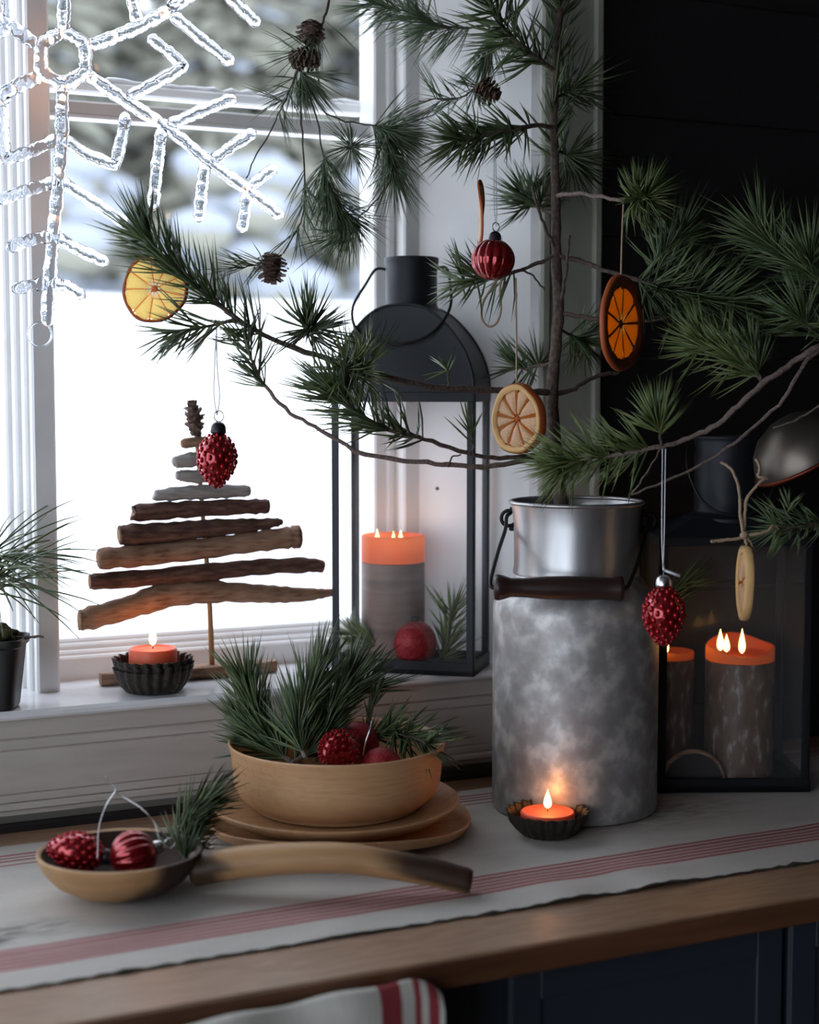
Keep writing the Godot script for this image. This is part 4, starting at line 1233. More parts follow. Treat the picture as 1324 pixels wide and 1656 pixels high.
# ================= soft-needled spray hanging in the window =================
func build_hanging_spray() -> void:
	var t := thing("pine_spray", "drooping soft-needled pine spray with dry cones hanging in front of the window", "pine spray", at(500, 90, 2.06))
	var sp := 0.00062
	branch(t, "stem", [[560, -190, 2.06], [540, -60, 2.06], [529, 10, 2.06], [515, 50, 2.06], [492, 78, 2.06], [468, 92, 2.06], [476, 110, 2.06], [488, 118, 2.06]], 0.0020, 0.0014, [[0.35, 0.62, 46, 0.07, 20, 70, Vector3.DOWN * 0.2, sp, SOFT], [0.95, 1.0, 90, 0.075, 15, 95, Vector3.DOWN * 0.45, sp, SOFT]])
	branch(t, "twig", [[482, 112, 2.06], [462, 160, 2.055], [440, 205, 2.05], [415, 250, 2.05], [398, 288, 2.05]], 0.0012, 0.0008, [[0.0, 0.4, 26, 0.06, 25, 80, Vector3.ZERO, sp, SOFT]])
	branch(t, "twig", [[486, 118, 2.06], [485, 170, 2.06], [490, 250, 2.06], [494, 330, 2.06], [478, 375, 2.06], [458, 410, 2.06]], 0.0013, 0.0010, [[0.45, 0.8, 30, 0.07, 25, 60, Vector3.DOWN * 0.3, sp, SOFT]])
	branch(t, "twig", [[490, 116, 2.06], [505, 165, 2.06], [518, 220, 2.06], [524, 280, 2.06], [530, 320, 2.06]], 0.0013, 0.0009, [[0.6, 1.0, 110, 0.078, 12, 60, Vector3.DOWN * 0.2, sp, SOFT]])
	branch(t, "twig", [[490, 116, 2.06], [515, 170, 2.07], [550, 194, 2.08], [600, 202, 2.09], [628, 212, 2.09]], 0.0014, 0.0010, [[0.75, 1.0, 160, 0.085, 15, 90, Vector3.DOWN * 0.35 + rightward * 0.1, sp * 1.15, SOFT]])
	branch(t, "shoot", [[618, 206, 2.09], [632, 250, 2.085], [637, 285, 2.08]], 0.0012, 0.0008, [[0.1, 1.0, 110, 0.075, 15, 65, Vector3.DOWN * 0.3, sp, SOFT]])
	branch(t, "shoot", [[566, 197, 2.08], [568, 220, 2.06], [567, 240, 2.045]], 0.0010, 0.0008, [[0.8, 1.0, 55, 0.06, 30, 120, Vector3.ZERO, sp, SOFT]])
	branch(t, "shoot", [[525, 290, 2.06], [545, 325, 2.055], [560, 350, 2.05]], 0.0010, 0.0008, [[0.2, 1.0, 95, 0.07, 12, 65, Vector3.DOWN * 0.2, sp, SOFT]])
	branch(t, "shoot", [[637, 285, 2.08], [610, 322, 2.07], [580, 352, 2.06], [562, 372, 2.05], [540, 385, 2.05]], 0.0010, 0.0008, [[0.5, 1.0, 60, 0.065, 12, 65, Vector3.DOWN * 0.3, sp, SOFT]])
	branch(t, "twig", [[455, 412, 2.06], [425, 425, 2.05], [395, 432, 2.04], [370, 435, 2.04]], 0.0012, 0.0008, [[0.2, 1.0, 26, 0.055, 20, 60, Vector3.ZERO, sp, SOFT]])
	for q in [[506, 32, 500, 66, 0.018], [520, 95, 474, 96, 0.017], [440, 408, 438, 452, 0.0195]]:
		var g := Geo.new()
		var a := at(q[0], q[1], 2.055)
		var b := at(q[2], q[3], 2.055)
		seed_cone(g, a, b - a, (b - a).length() * 1.05, q[4], 0.9, Color(0.9, 0.85, 0.85))
		wpart(t, "pine_cone", g, M.cone)
	# second soft spray, upper right
	var u := thing("pine_spray", "wispy soft pine spray with one small cone at the top right of the window", "pine spray", at(760, 40, 2.12))
	branch(u, "stem", [[960, -170, 2.16], [880, -40, 2.14], [820, 30, 2.13], [760, 44, 2.13], [700, 40, 2.13], [655, 18, 2.13], [600, 4, 2.13]], 0.0022, 0.0011, [[0.62, 1.0, 130, 0.075, 15, 75, Vector3.ZERO, sp, SOFT], [0.5, 0.7, 60, 0.08, 15, 65, Vector3.DOWN * 0.4, sp, SOFT]])
	branch(u, "twig", [[790, 38, 2.13], [790, 80, 2.12], [786, 115, 2.11], [774, 140, 2.10]], 0.0014, 0.0010, [])
	branch(u, "shoot", [[774, 138, 2.10], [745, 158, 2.10], [710, 160, 2.10], [676, 164, 2.10]], 0.0011, 0.0007, [[0.0, 0.75, 46, 0.06, 25, 80, up_bias(0.25), sp, SOFT]])
	branch(u, "shoot", [[800, 36, 2.13], [792, 70, 2.14], [782, 100, 2.14]], 0.0011, 0.0007, [[0.1, 1.0, 70, 0.07, 12, 55, Vector3.DOWN * 0.4, sp, SOFT]])
	var gc := Geo.new()
	seed_cone(gc, at(768, 140, 2.10), at(806, 156, 2.095) - at(768, 140, 2.10), 0.033, 0.0165, 1.0, Color(0.9, 0.8, 0.75))
	wpart(u, "pine_cone", gc, M.cone)

# ================= lit acrylic snowflake =================
func build_snowflake() -> void:
	var zf := -1.995
	var t := thing("snowflake_light", "large clear acrylic snowflake with tiny warm lights hanging before the window", "snowflake", onz(102, 95, zf))
	var rod := func(g: Geo, l: Array, r: float) -> void:
		var p := PackedVector3Array()
		for q in l:
			p.append(onz(q[0], q[1], zf))
		var n := 0.0
		for k in p.size() - 1:
			n += (p[k + 1] - p[k]).length()
		var count := maxi(8, int(n / 0.004))
		var o := PackedVector3Array()
		var rr := PackedFloat32Array()
		for k in count + 1:
			var f := float(k) / count * (p.size() - 1)
			var i := mini(int(f), p.size() - 2)
			o.append(p[i].lerp(p[i + 1], f - i) + Vector3(rng.randf_range(-1, 1), rng.randf_range(-1, 1), rng.randf_range(-1, 1)) * 0.0004)
			var e := minf(1.0, minf(float(k) + 0.35, count - k + 0.35) / 1.6)
			rr.append(r * e * (1.0 + 0.10 * sin(k * 0.9 + r * 3000.0) * sin(k * 0.37) + rng.randf_range(-0.05, 0.05)))
		g.tube(o, rr, 9)
	var r := 0.0088
	var hub := Geo.new()
	var hp := []
	for k in 7:
		var a := PI / 3 * k
		hp.append([102 + 42 * sin(a), 94 - 44 * cos(a)])
	rod.call(hub, hp, r)
	wpart(t, "hub", hub, M.ice)
	var arms := [
		[[[101, 138], [100, 230], [94, 300], [86, 380], [79, 460], [76, 528]], [[100, 222], [140, 250], [186, 268], [196, 225], [205, 180]], [[98, 222], [50, 245], [8, 258], [4, 215], [4, 170]], [[97, 292], [150, 325], [207, 364]], [[95, 292], [45, 308], [-8, 326]], [[87, 382], [130, 405], [176, 426]], [[86, 382], [48, 388], [10, 402]], [[80, 456], [110, 462], [138, 481]], [[79, 458], [50, 462], [18, 469]]],
		[[[140, 120], [204, 164], [270, 205], [340, 264], [402, 308], [457, 352]], [[204, 160], [250, 135], [299, 108], [270, 82], [240, 58]], [[270, 204], [325, 180], [382, 158]], [[262, 206], [254, 270], [247, 340]], [[340, 262], [376, 236], [414, 212]], [[332, 264], [326, 310], [321, 361]], [[402, 304], [424, 286], [446, 270]], [[400, 310], [396, 340], [390, 376]]],
		[[[142, 76], [180, 62], [225, 44], [272, 18], [330, -22], [400, -70]], [[224, 40], [215, 5], [212, -40]], [[274, 20], [325, 62], [378, 104]], [[346, -30], [385, 10], [420, 42]], [[272, 14], [290, -10], [305, -40]]],
		[[[102, 50], [104, 0], [106, -80], [108, -160], [109, -240]], [[104, -10], [150, -40], [196, -70]], [[105, -10], [60, -36], [14, -62]], [[107, -120], [150, -150], [190, -180]], [[107, -120], [66, -148], [24, -176]]],
		[[[62, 74], [20, 44], [-40, 8], [-110, -34], [-190, -80]], [[14, 40], [12, 0], [10, -46]], [[18, 44], [-20, 62], [-60, 80]]],
		[[[64, 124], [30, 138], [-10, 158], [-70, 190], [-150, 232]], [[26, 140], [10, 152], [4, 168]], [[-20, 164], [-24, 200], [-26, 240]]]]
	for a in arms:
		var g := Geo.new()
		for k in a.size():
			rod.call(g, a[k], r if k == 0 else r * 0.94)
		wpart(t, "arm", g, M.ice)
	for q in [[60, 95], [62, 128], [100, 55], [152, 128], [268, 20], [120, 138], [82, 64], [101, 158], [94, 276], [84, 352], [400, 302], [250, 192], [186, 58]]:
		var g := Geo.new()
		g.ball(onz(q[0], q[1], zf), Vector3(0.0030, 0.0042, 0.0030), 6, 8)
		wpart(t, "led_bulb", g, M.led)
	var g := Geo.new()
	g.ring_tube(onz(64, 541, zf), Basis(rightward, Vector3.UP, rightward.cross(Vector3.UP)), 0.0152, 0.0013, 32, 6)
	wpart(t, "end_ring", g, M.ice)
	g = Geo.new()
	g.tube(PackedVector3Array([onz(109, -235, zf), Vector3(onz(109, -235, zf).x, 2.19, zf)]), PackedFloat32Array([0.001, 0.001]), 5)
	wpart(t, "hanging_cord", g, M.thread)

# ================= driftwood tree =================
func build_driftwood_tree() -> void:
	var z := -2.085
	var foot := Vector3(onz(343, 1080, z).x, 1.0555, z)
	var t := thing("driftwood_tree", "little tree of stacked driftwood sticks topped with a cone standing on the sill", "driftwood tree", foot)
	var g := Geo.new()
	var rows := []
	for k in 25:
		var u := k / 24.0
		var x := lerpf(onz(162, 1095, z).x, onz(446, 1090, z).x, u)
		var hw := 0.021 * pow(maxf(0.02, sin(PI * clampf(u, 0.02, 0.98))), 0.35)
		var row := PackedVector3Array()
		for j in 12:
			var a := TAU * j / 12.0
			var c := cos(a)
			var s := sin(a)
			row.append(Vector3(x, 1.0555 + 0.0085 + 0.0085 * signf(s) * pow(absf(s), 0.4), z + hw * signf(c) * pow(absf(c), 0.6)))
		rows.append(row)
	rows.reverse()
	g.rings(rows)
	g.cap(rows[0], false)
	g.cap(rows[-1], true)
	wpart(t, "base_board", g, M.drift_tan)
	g = Geo.new()
	var rp := PackedVector3Array([Vector3(foot.x, 1.066, z), onz(338, 960, z), onz(330, 860, z), onz(322, 760, z), onz(316, 690, z)])
	g.tube(smooth_line(rp), taper(21, 0.0042, 0.0028), 8)
	wpart(t, "rod", g, M.end_grain)
	var sticks := [
		[M.drift_tan, [[128, 1003, 15], [140, 1001, 19], [200, 985, 20], [270, 963, 20], [340, 957, 19], [420, 960, 16], [480, 962, 13], [520, 960, 9], [546, 957, 5]]],
		[M.drift_brown, [[145, 941, 11], [160, 940, 13], [230, 935, 14], [330, 926, 15], [420, 917, 14], [500, 914, 13], [522, 917, 11]]],
		[M.drift_tan, [[158, 904, 14], [170, 903, 17], [230, 898, 18], [330, 887, 17], [420, 875, 18], [470, 869, 19], [483, 868, 19]]],
		[M.drift_brown, [[192, 866, 14], [205, 865, 18], [270, 861, 17], [340, 854, 15], [400, 850, 12], [445, 845, 8], [457, 844, 4]]],
		[M.drift_brown, [[217, 829, 11], [225, 829, 14], [300, 824, 14], [380, 820, 13], [425, 819, 13], [434, 819, 11]]],
		[M.drift_grey, [[249, 801, 6], [256, 801, 10], [300, 797, 12], [350, 795, 12], [392, 794, 11], [404, 794, 7]]],
		[M.drift_grey, [[284, 769, 5], [292, 769, 9], [322, 771, 11], [350, 770, 10], [362, 768, 6]]],
		[M.drift_grey, [[279, 750, 5], [288, 747, 11], [320, 742, 13], [344, 741, 11], [356, 741, 6]]],
		[M.drift_tan, [[293, 718, 6], [300, 717, 8], [330, 713, 8], [338, 712, 6]]]]
	for s in sticks:
		var p := PackedVector3Array()
		var rr := PackedFloat32Array()
		for k in s[1].size():
			var q: Array = s[1][k]
			p.append(onz(q[0], q[1], z))
			rr.append(q[2] / FPX * 2.2)
		var line := smooth_line(p, 6)
		var rad := PackedFloat32Array()
		for k in line.size():
			var f := float(k) / (line.size() - 1) * (rr.size() - 1)
			var i := mini(int(f), rr.size() - 2)
			rad.append(lerpf(rr[i], rr[i + 1], f - i) * rng.randf_range(0.88, 1.08))
		g = Geo.new()
		g.tube(line, rad, 14)
		var st := wpart(t, "driftwood_stick", g, s[0])
		if s[0] != M.drift_grey:
			g = Geo.new()
			var d := (line[0] - line[1]).normalized()
			g.tube(PackedVector3Array([line[0] - d * 0.001, line[0] + d * 0.0006]), PackedFloat32Array([rad[0] * 0.9, rad[0] * 0.8]), 12)
			wpart(st, "cut_end", g, M.end_grain)
	g = Geo.new()
	var a := onz(318, 708, z)
	seed_cone(g, a, onz(311, 652, z) - a, 0.049, 0.0150, 0.5)
	wpart(t, "top_cone", g, M.cone)
	g = Geo.new()
	for l in [[[484, 866, z], [500, 857, z], [521, 862, z + 0.01]], [[484, 874, z], [500, 872, z], [521, 863, z + 0.01]]]:
		var p := PackedVector3Array()
		for q in l:
			p.append(onz(q[0], q[1], q[2]))
		p = smooth_line(p)
		g.tube(p, taper(p.size(), 0.0007, 0.0007), 5)
	wpart(t, "wire_loop", g, M.silver)

# ================= wooden dishes =================
func build_dishes() -> void:
	var o := Vector3(0.733, 0.9005, -1.797)
	var g := Geo.new()
	var a := thing("wooden_plate", "large shallow wooden plate at the bottom of the stack of dishes", "plate", o, "stacked wooden plates")
	g.lathe(Vector3.ZERO, [Vector2(0, 0.001), Vector2(0.104, 0.001), Vector2(0.107, 0.0), Vector2(0.112, 0.002), Vector2(0.138, 0.008), Vector2(0.156, 0.018), Vector2(0.1625, 0.029), Vector2(0.1615, 0.0315), Vector2(0.159, 0.031), Vector2(0.150, 0.020), Vector2(0.135, 0.013), Vector2(0.105, 0.010), Vector2(0, 0.010)], 96, func(a: float, r: float, y: float) -> Vector2: return Vector2(r * (1.0 + 0.03 * smoothstep(0.11, 0.16, r)), y - 0.015 * pow(cos(a + 0.433), 2.0) * smoothstep(0.12, 0.163, r)))
	part(a, "plate", g, M.beech)
	var b := thing("wooden_plate", "smaller wooden plate with a raised rim carrying the bowl, on the large plate", "plate", o + Vector3(-0.008, 0.0105, 0.0), "stacked wooden plates")
	g = Geo.new()
	g.lathe(Vector3.ZERO, [Vector2(0, 0.001), Vector2(0.095, 0.001), Vector2(0.100, 0.0), Vector2(0.108, 0.004), Vector2(0.138, 0.014), Vector2(0.154, 0.024), Vector2(0.1590, 0.030), Vector2(0.1585, 0.0325), Vector2(0.1550, 0.032), Vector2(0.148, 0.027), Vector2(0.136, 0.023), Vector2(0.10, 0.020), Vector2(0, 0.020)], 96)
	part(b, "plate", g, M.beech)
	var c := thing("wooden_bowl", "turned wooden bowl filled with pine sprigs and red baubles", "bowl", o + Vector3(-0.004, 0.0315, 0.0))
	g = Geo.new()
	g.lathe(Vector3.ZERO, [Vector2(0, 0.003), Vector2(0.096, 0.003), Vector2(0.099, 0.0), Vector2(0.105, 0.0015), Vector2(0.107, 0.006), Vector2(0.114, 0.010), Vector2(0.124, 0.019), Vector2(0.1305, 0.031), Vector2(0.1325, 0.045), Vector2(0.1335, 0.066), Vector2(0.1365, 0.079), Vector2(0.1385, 0.083), Vector2(0.1375, 0.0855), Vector2(0.1345, 0.085), Vector2(0.1305, 0.077), Vector2(0.128, 0.062), Vector2(0.127, 0.045), Vector2(0.122, 0.026), Vector2(0.110, 0.014), Vector2(0.08, 0.010), Vector2(0, 0.010)], 96)
	part(c, "bowl", g, M.beech)
	# sprigs in the bowl
	var sprigs := [
		["large upright pine sprig at the left of the wooden bowl, fanning left", [[470, 1232, 1.93], [440, 1205, 1.95], [415, 1160, 1.96], [400, 1110, 1.965]], 240, 0.079, 8.0, 60.0, Vector3.UP * 0.35],
		["tall pine sprig in the middle of the wooden bowl, its cut stem showing", [[494, 1226, 1.89], [482, 1190, 1.92], [492, 1145, 1.93], [512, 1095, 1.94]], 220, 0.080, 6.0, 52.0, Vector3.UP * 0.25 + rightward * 0.1],
		["pine sprig leaning right over the middle of the wooden bowl", [[510, 1232, 1.94], [522, 1185, 1.95], [540, 1140, 1.955], [568, 1095, 1.96]], 190, 0.074, 8.0, 52.0, Vector3.UP * 0.2 + rightward * 0.12],
		["low pine sprig spilling over the left rim of the wooden bowl", [[462, 1228, 1.96], [432, 1212, 1.97], [405, 1190, 1.97], [392, 1165, 1.97]], 170, 0.062, 15.0, 70.0, Vector3.UP * 0.30],
		["pine sprig at the back of the wooden bowl, behind the taller ones", [[490, 1215, 2.02], [525, 1175, 2.03], [560, 1135, 2.03], [590, 1115, 2.03]], 170, 0.070, 10.0, 55.0, Vector3.UP * 0.25],
		["short pine sprig filling the wooden bowl beside the cut stem", [[470, 1236, 1.91], [500, 1215, 1.93], [520, 1190, 1.95], [530, 1165, 1.96]], 110, 0.055, 20.0, 75.0, Vector3.UP * 0.25],
		["low pine sprig lying along the right of the wooden bowl", [[590, 1196, 1.99], [625, 1182, 1.98], [660, 1190, 1.95], [692, 1204, 1.93]], 120, 0.062, 18.0, 65.0, Vector3.UP * 0.15],
		["thin dry pine tuft standing behind the baubles in the wooden bowl", [[590, 1200, 2.0], [600, 1150, 2.0], [606, 1125, 2.0]], 22, 0.040, 8.0, 30.0, Vector3.UP * 0.3]]
	for s in sprigs:
		var l := smooth_line(line_at(s[1]))
		var sp := thing("pine_sprig", s[0], "pine sprig", l[0], "pine sprigs in the wooden bowl")
		branch_line(sp, "stem", l, 0.0034, 0.0016, [[0.08, 1.0, s[2], s[3], s[4], s[5], s[6], 0.00115]], M.bark_pale)

# ================= carved ladle =================
func build_ladle() -> void:
	var o := ony(195, 1446, 0.9005)
	var t := thing("wooden_ladle", "big carved wooden ladle with a scorched neck lying on the runner", "ladle", o)
	t.rotation_degrees.y = -YAW
	var ell := func(a: float, r: float, y: float) -> Vector2:
		var q := 1.0 / sqrt(pow(cos(a) / 0.0925, 2.0) + pow(sin(a) / 0.086, 2.0))
		return Vector2(r * q, y)
	var g := Geo.new()
	g.lathe(Vector3.ZERO, [Vector2(0, 0.0), Vector2(0.34, 0.001), Vector2(0.58, 0.007), Vector2(0.78, 0.018), Vector2(0.92, 0.033), Vector2(0.985, 0.046), Vector2(0.99, 0.050), Vector2(0.965, 0.0515), Vector2(0.93, 0.049)], 72, ell)
	for k in g.v.size():
		var p := g.v[k]
		var f := maxf(smoothstep(0.036, 0.056, p.x + 0.010 * sin(p.z * 60.0)) * 0.97, 0.93 * smoothstep(0.010, 0.03, p.x + 0.01 * sin(p.y * 300.0)) * (1.0 - smoothstep(0.014, 0.026, p.y + 0.003 * sin(p.x * 120.0))))
		g.paint(k, Color.WHITE.lerp(Color(0.05, 0.035, 0.03), f))
	part(t, "ladle_bowl", g, M.ladle_wood)
	g = Geo.new()
	g.lathe(Vector3.ZERO, [Vector2(0.93, 0.049), Vector2(0.86, 0.036), Vector2(0.70, 0.020), Vector2(0.4, 0.010), Vector2(0, 0.0085)], 72, ell)
	part(t, "hollow", g, M.hollow, "dark seasoned hollow")
	g = Geo.new()
	var line := smooth_line(PackedVector3Array([Vector3(0.080, 0.028, 0), Vector3(0.096, 0.031, 0), Vector3(0.141, 0.037, 0), Vector3(0.196, 0.041, 0), Vector3(0.251, 0.041, 0), Vector3(0.292, 0.035, 0), Vector3(0.347, 0.025, 0), Vector3(0.376, 0.0175, 0), Vector3(0.390, 0.0145, 0)]))
	var rad := PackedFloat32Array()
	for k in line.size():
		var u := k / (line.size() - 1.0)
		rad.append(lerpf(0.0215, 0.0155, u) * (0.55 + 0.45 * pow(sin(PI * clampf(0.5 * u * 8.0 + 0.25, 0.0, 0.5)), 1.0)) * (1.0 if u < 0.96 else 0.9))
	g.tube(line, rad, 20, true, 0.90, Vector3.UP)
	for k in g.v.size():
		var p := g.v[k]
		var neck := 1.0 - smoothstep(0.110, 0.128, p.x + 0.008 * sin(p.z * 160.0) + 0.006 * sin(p.y * 300.0))
		var tip := smoothstep(0.275, 0.33, p.x + 0.01 * sin(p.z * 150.0)) * smoothstep(-0.006, 0.004, p.y - (0.040 - (p.x - 0.27) * 0.30))
		var low := smoothstep(0.37, 0.388, p.x)
		g.paint(k, Color.WHITE.lerp(Color(0.05, 0.03, 0.025), clampf(maxf(neck * 0.88, maxf(tip * 0.96, low * 0.7)), 0.0, 1.0)))
	part(t, "handle", g, M.ladle_wood)
	var l := smooth_line(line_at([[300, 1392, 1.74], [285, 1360, 1.78], [300, 1325, 1.80], [325, 1298, 1.81]]))
	var sp := thing("pine_sprig", "pine sprig tucked into the ladle beside the two red ornaments", "pine sprig", l[0])
	branch_line(sp, "stem", l, 0.003, 0.0015, [[0.0, 1.0, 190, 0.062, 10.0, 60.0, rightward * 0.55], [0.0, 0.6, 90, 0.062, 20.0, 75.0, rightward * 0.9 + Vector3.DOWN * 0.05]])

# ================= tart-tin candles =================
func tart(label: String, group: String, o: Vector3, rb: float, rt: float, h: float, n: int) -> void:
	var t := thing("tart_tin", label, "tart tin", o, group)
	var wave := func(a: float, r: float, y: float) -> Vector2:
		var k := clampf(y / h, 0.0, 1.0)
		return Vector2(r * (1.0 + 0.045 * (0.45 + 0.55 * k) * cos(a * n) * (1.0 if r > rb * 0.9 else 0.0)), y + (0.0012 * cos(a * n) * k if y > h * 0.9 else 0.0))
	var g := Geo.new()
	g.lathe(Vector3.ZERO, [Vector2(0, 0), Vector2(rb * 0.85, 0), Vector2(rb, 0.001), Vector2(lerpf(rb, rt, 0.42), h * 0.28), Vector2(lerpf(rb, rt, 0.80), h * 0.62), Vector2(rt * 0.985, h * 0.96), Vector2(rt, h), Vector2(rt * 0.985, h + 0.0005), Vector2(rt * 0.955, h * 0.95), Vector2(lerpf(rb, rt, 0.78) - 0.0012, h * 0.62), Vector2(lerpf(rb, rt, 0.40) - 0.0012, h * 0.30), Vector2(rb - 0.001, 0.0022), Vector2(rb * 0.8, 0.0015), Vector2(0, 0.0015)], n * 8, wave, 0.0)
	part(t, "fluted_tin", g, M.tin)

func tea_candle(label: String, o: Vector3, r: float, h: float, fh: float, energy: float) -> void:
	var t := thing("candle", label, "candle", o)
	var g := Geo.new()
	g.lathe(Vector3.ZERO, [Vector2(0, 0), Vector2(r, 0), Vector2(r, h - 0.002), Vector2(r - 0.001, h), Vector2(r - 0.003, h), Vector2(r - 0.006, h - 0.002), Vector2(0, h - 0.0022)], 40)
	part(t, "wax", g, M.wax_red)
	flame(t, Vector3(0, h + 0.003, 0), fh, 0.0052, energy)

func build_candles() -> void:
	var f := ony(885, 1349, 0.9005)
	tart("dark fluted tart tin on the runner before the milk can, holding a candle", "", f, 0.032, 0.0515, 0.031, 22)
	tea_candle("short red candle burning in the tart tin before the milk can", f + Vector3(0, 0.010, 0), 0.0345, 0.020, 0.025, 0.0005)
	var s := Vector3(onz(248, 1113, -2.018).x, 1.0555, -2.018)
	tart("lowest of three nested dark tart tins on the window sill", "nested tart tins", s, 0.037, 0.0525, 0.032, 22)
	tart("middle one of three nested dark tart tins on the window sill", "nested tart tins", s + Vector3(0.0012, 0.0064, 0.0), 0.0365, 0.0525, 0.032, 22)
	tart("topmost of three nested dark tart tins on the sill, holding a candle", "nested tart tins", s + Vector3(-0.0008, 0.0128, 0.0), 0.0365, 0.0525, 0.032, 22)
	tea_candle("red candle burning in the nested tart tins on the window sill", s + Vector3(0, 0.0150, 0), 0.0325, 0.0430, 0.034, 0.0005)

# ================= red ornaments =================
func pin(t: Node3D, axis: Vector3, turn := 0.0) -> void:
	var y := axis.normalized()
	var x := y.cross(Vector3(0.2, 0.1, 1.0)).normalized()
	t.basis = Basis(x, y, x.cross(y)).rotated(y, turn)
func cap_and_loop(t: Node3D, y: float, r: float, m: Material) -> void:
	var g := Geo.new()
	g.lathe(Vector3.ZERO, [Vector2(0, y - 0.003), Vector2(r * 1.05, y - 0.003), Vector2(r * 1.1, y), Vector2(r, y + r * 0.7), Vector2(r * 0.75, y + r * 1.15), Vector2(r * 0.3, y + r * 1.35), Vector2(0, y + r * 1.38)], 24)
	part(t, "cap", g, m, "metal cap")
	g = Geo.new()
	g.ring_tube(Vector3(0, y + r * 1.38 + r * 0.72, 0), Basis(), r * 0.75, 0.0008, 18, 5)
	part(t, "loop", g, M.silver)
func cone_ornament(label: String, o: Vector3, axis: Vector3, l: float, r: float, cap: Material, turn := 0.0) -> Node3D:
	var t := thing("cone_ornament", label, "ornament", o, "red cone ornaments")
	pin(t, axis, turn)
	var g := Geo.new()
	var prof := []
	for k in 15:
		var u := k / 14.0
		prof.append(Vector2(r * 0.93 * pow(sin(PI * pow(u, 1.12)), 0.66) if k > 0 and k < 14 else 0.0, (u - 0.5) * l))
	g.lathe(Vector3.ZERO, prof, 28, null, 0.0)
	part(t, "body", g, M.red_glass)
	g = Geo.new()
	var n := 104
	for k in n:
		var u := 0.05 + 0.88 * (k + 0.5) / n
		var rr := r * 0.93 * pow(sin(PI * pow(u, 1.12)), 0.66)
		var th := k * 2.39996
		var q := Vector3(cos(th), 0.0, sin(th))
		var s := r * 0.120 * (0.55 + 0.45 * rr / r)
		g.ball(Vector3(q.x * rr, (u - 0.5) * l, q.z * rr), Vector3(s, s * 1.35, s), 5, 8)
	part(t, "beading", g, M.red_bead, "paler raised glass beads")
	cap_and_loop(t, l * 0.49, r * 0.36, cap)
	return t
func ribbed_ornament(label: String, o: Vector3, axis: Vector3, r: float, cap: Material) -> Node3D:
	var t := thing("ribbed_ornament", label, "ornament", o, "red ribbed ball ornaments")
	pin(t, axis)
	var g := Geo.new()
	var prof := []
	for k in 17:
		var f := PI * k / 16.0
		prof.append(Vector2(r * sin(f) if k > 0 and k < 16 else 0.0, -r * 0.94 * cos(f)))
	g.lathe(Vector3.ZERO, prof, 112, func(a: float, rr: float, y: float) -> Vector2: return Vector2(rr * (0.90 + 0.10 * pow(absf(sin(a * 7.0)), 0.7)), y), 0.0)
	part(t, "ribbed_body", g, M.red_glass)
	cap_and_loop(t, r * 0.92, r * 0.27, cap)
	return t
func string_part(t: Node3D, lines: Array, r: float, m: Material, called := "string") -> void:
	# lines in world places; t may be turned
	var g := Geo.new()
	var inv := t.transform.affine_inverse()
	for l in lines:
		var p := smooth_line(line_at(l))
		for k in p.size():
			p[k] = inv * p[k]
		g.tube(p, taper(p.size(), r, r), 5)
	part(t, called, g, m)
func glitter_ball(label: String, o: Vector3, r: float) -> void:
	var t := thing("glitter_bauble", label, "bauble", o, "glitter baubles in the wooden bowl")
	var g := Geo.new()
	g.ball(Vector3.ZERO, Vector3(r, r, r), 18, 28)
	part(t, "ball", g, M.red_glitter)
	pin(t, Vector3(0.3, -0.8, -0.5))
	g = Geo.new()
	g.lathe(Vector3.ZERO, [Vector2(0, r * 0.97), Vector2(r * 0.2, r * 0.97), Vector2(r * 0.2, r * 1.15), Vector2(0, r * 1.2)], 14)
	part(t, "cap", g, M.silver)

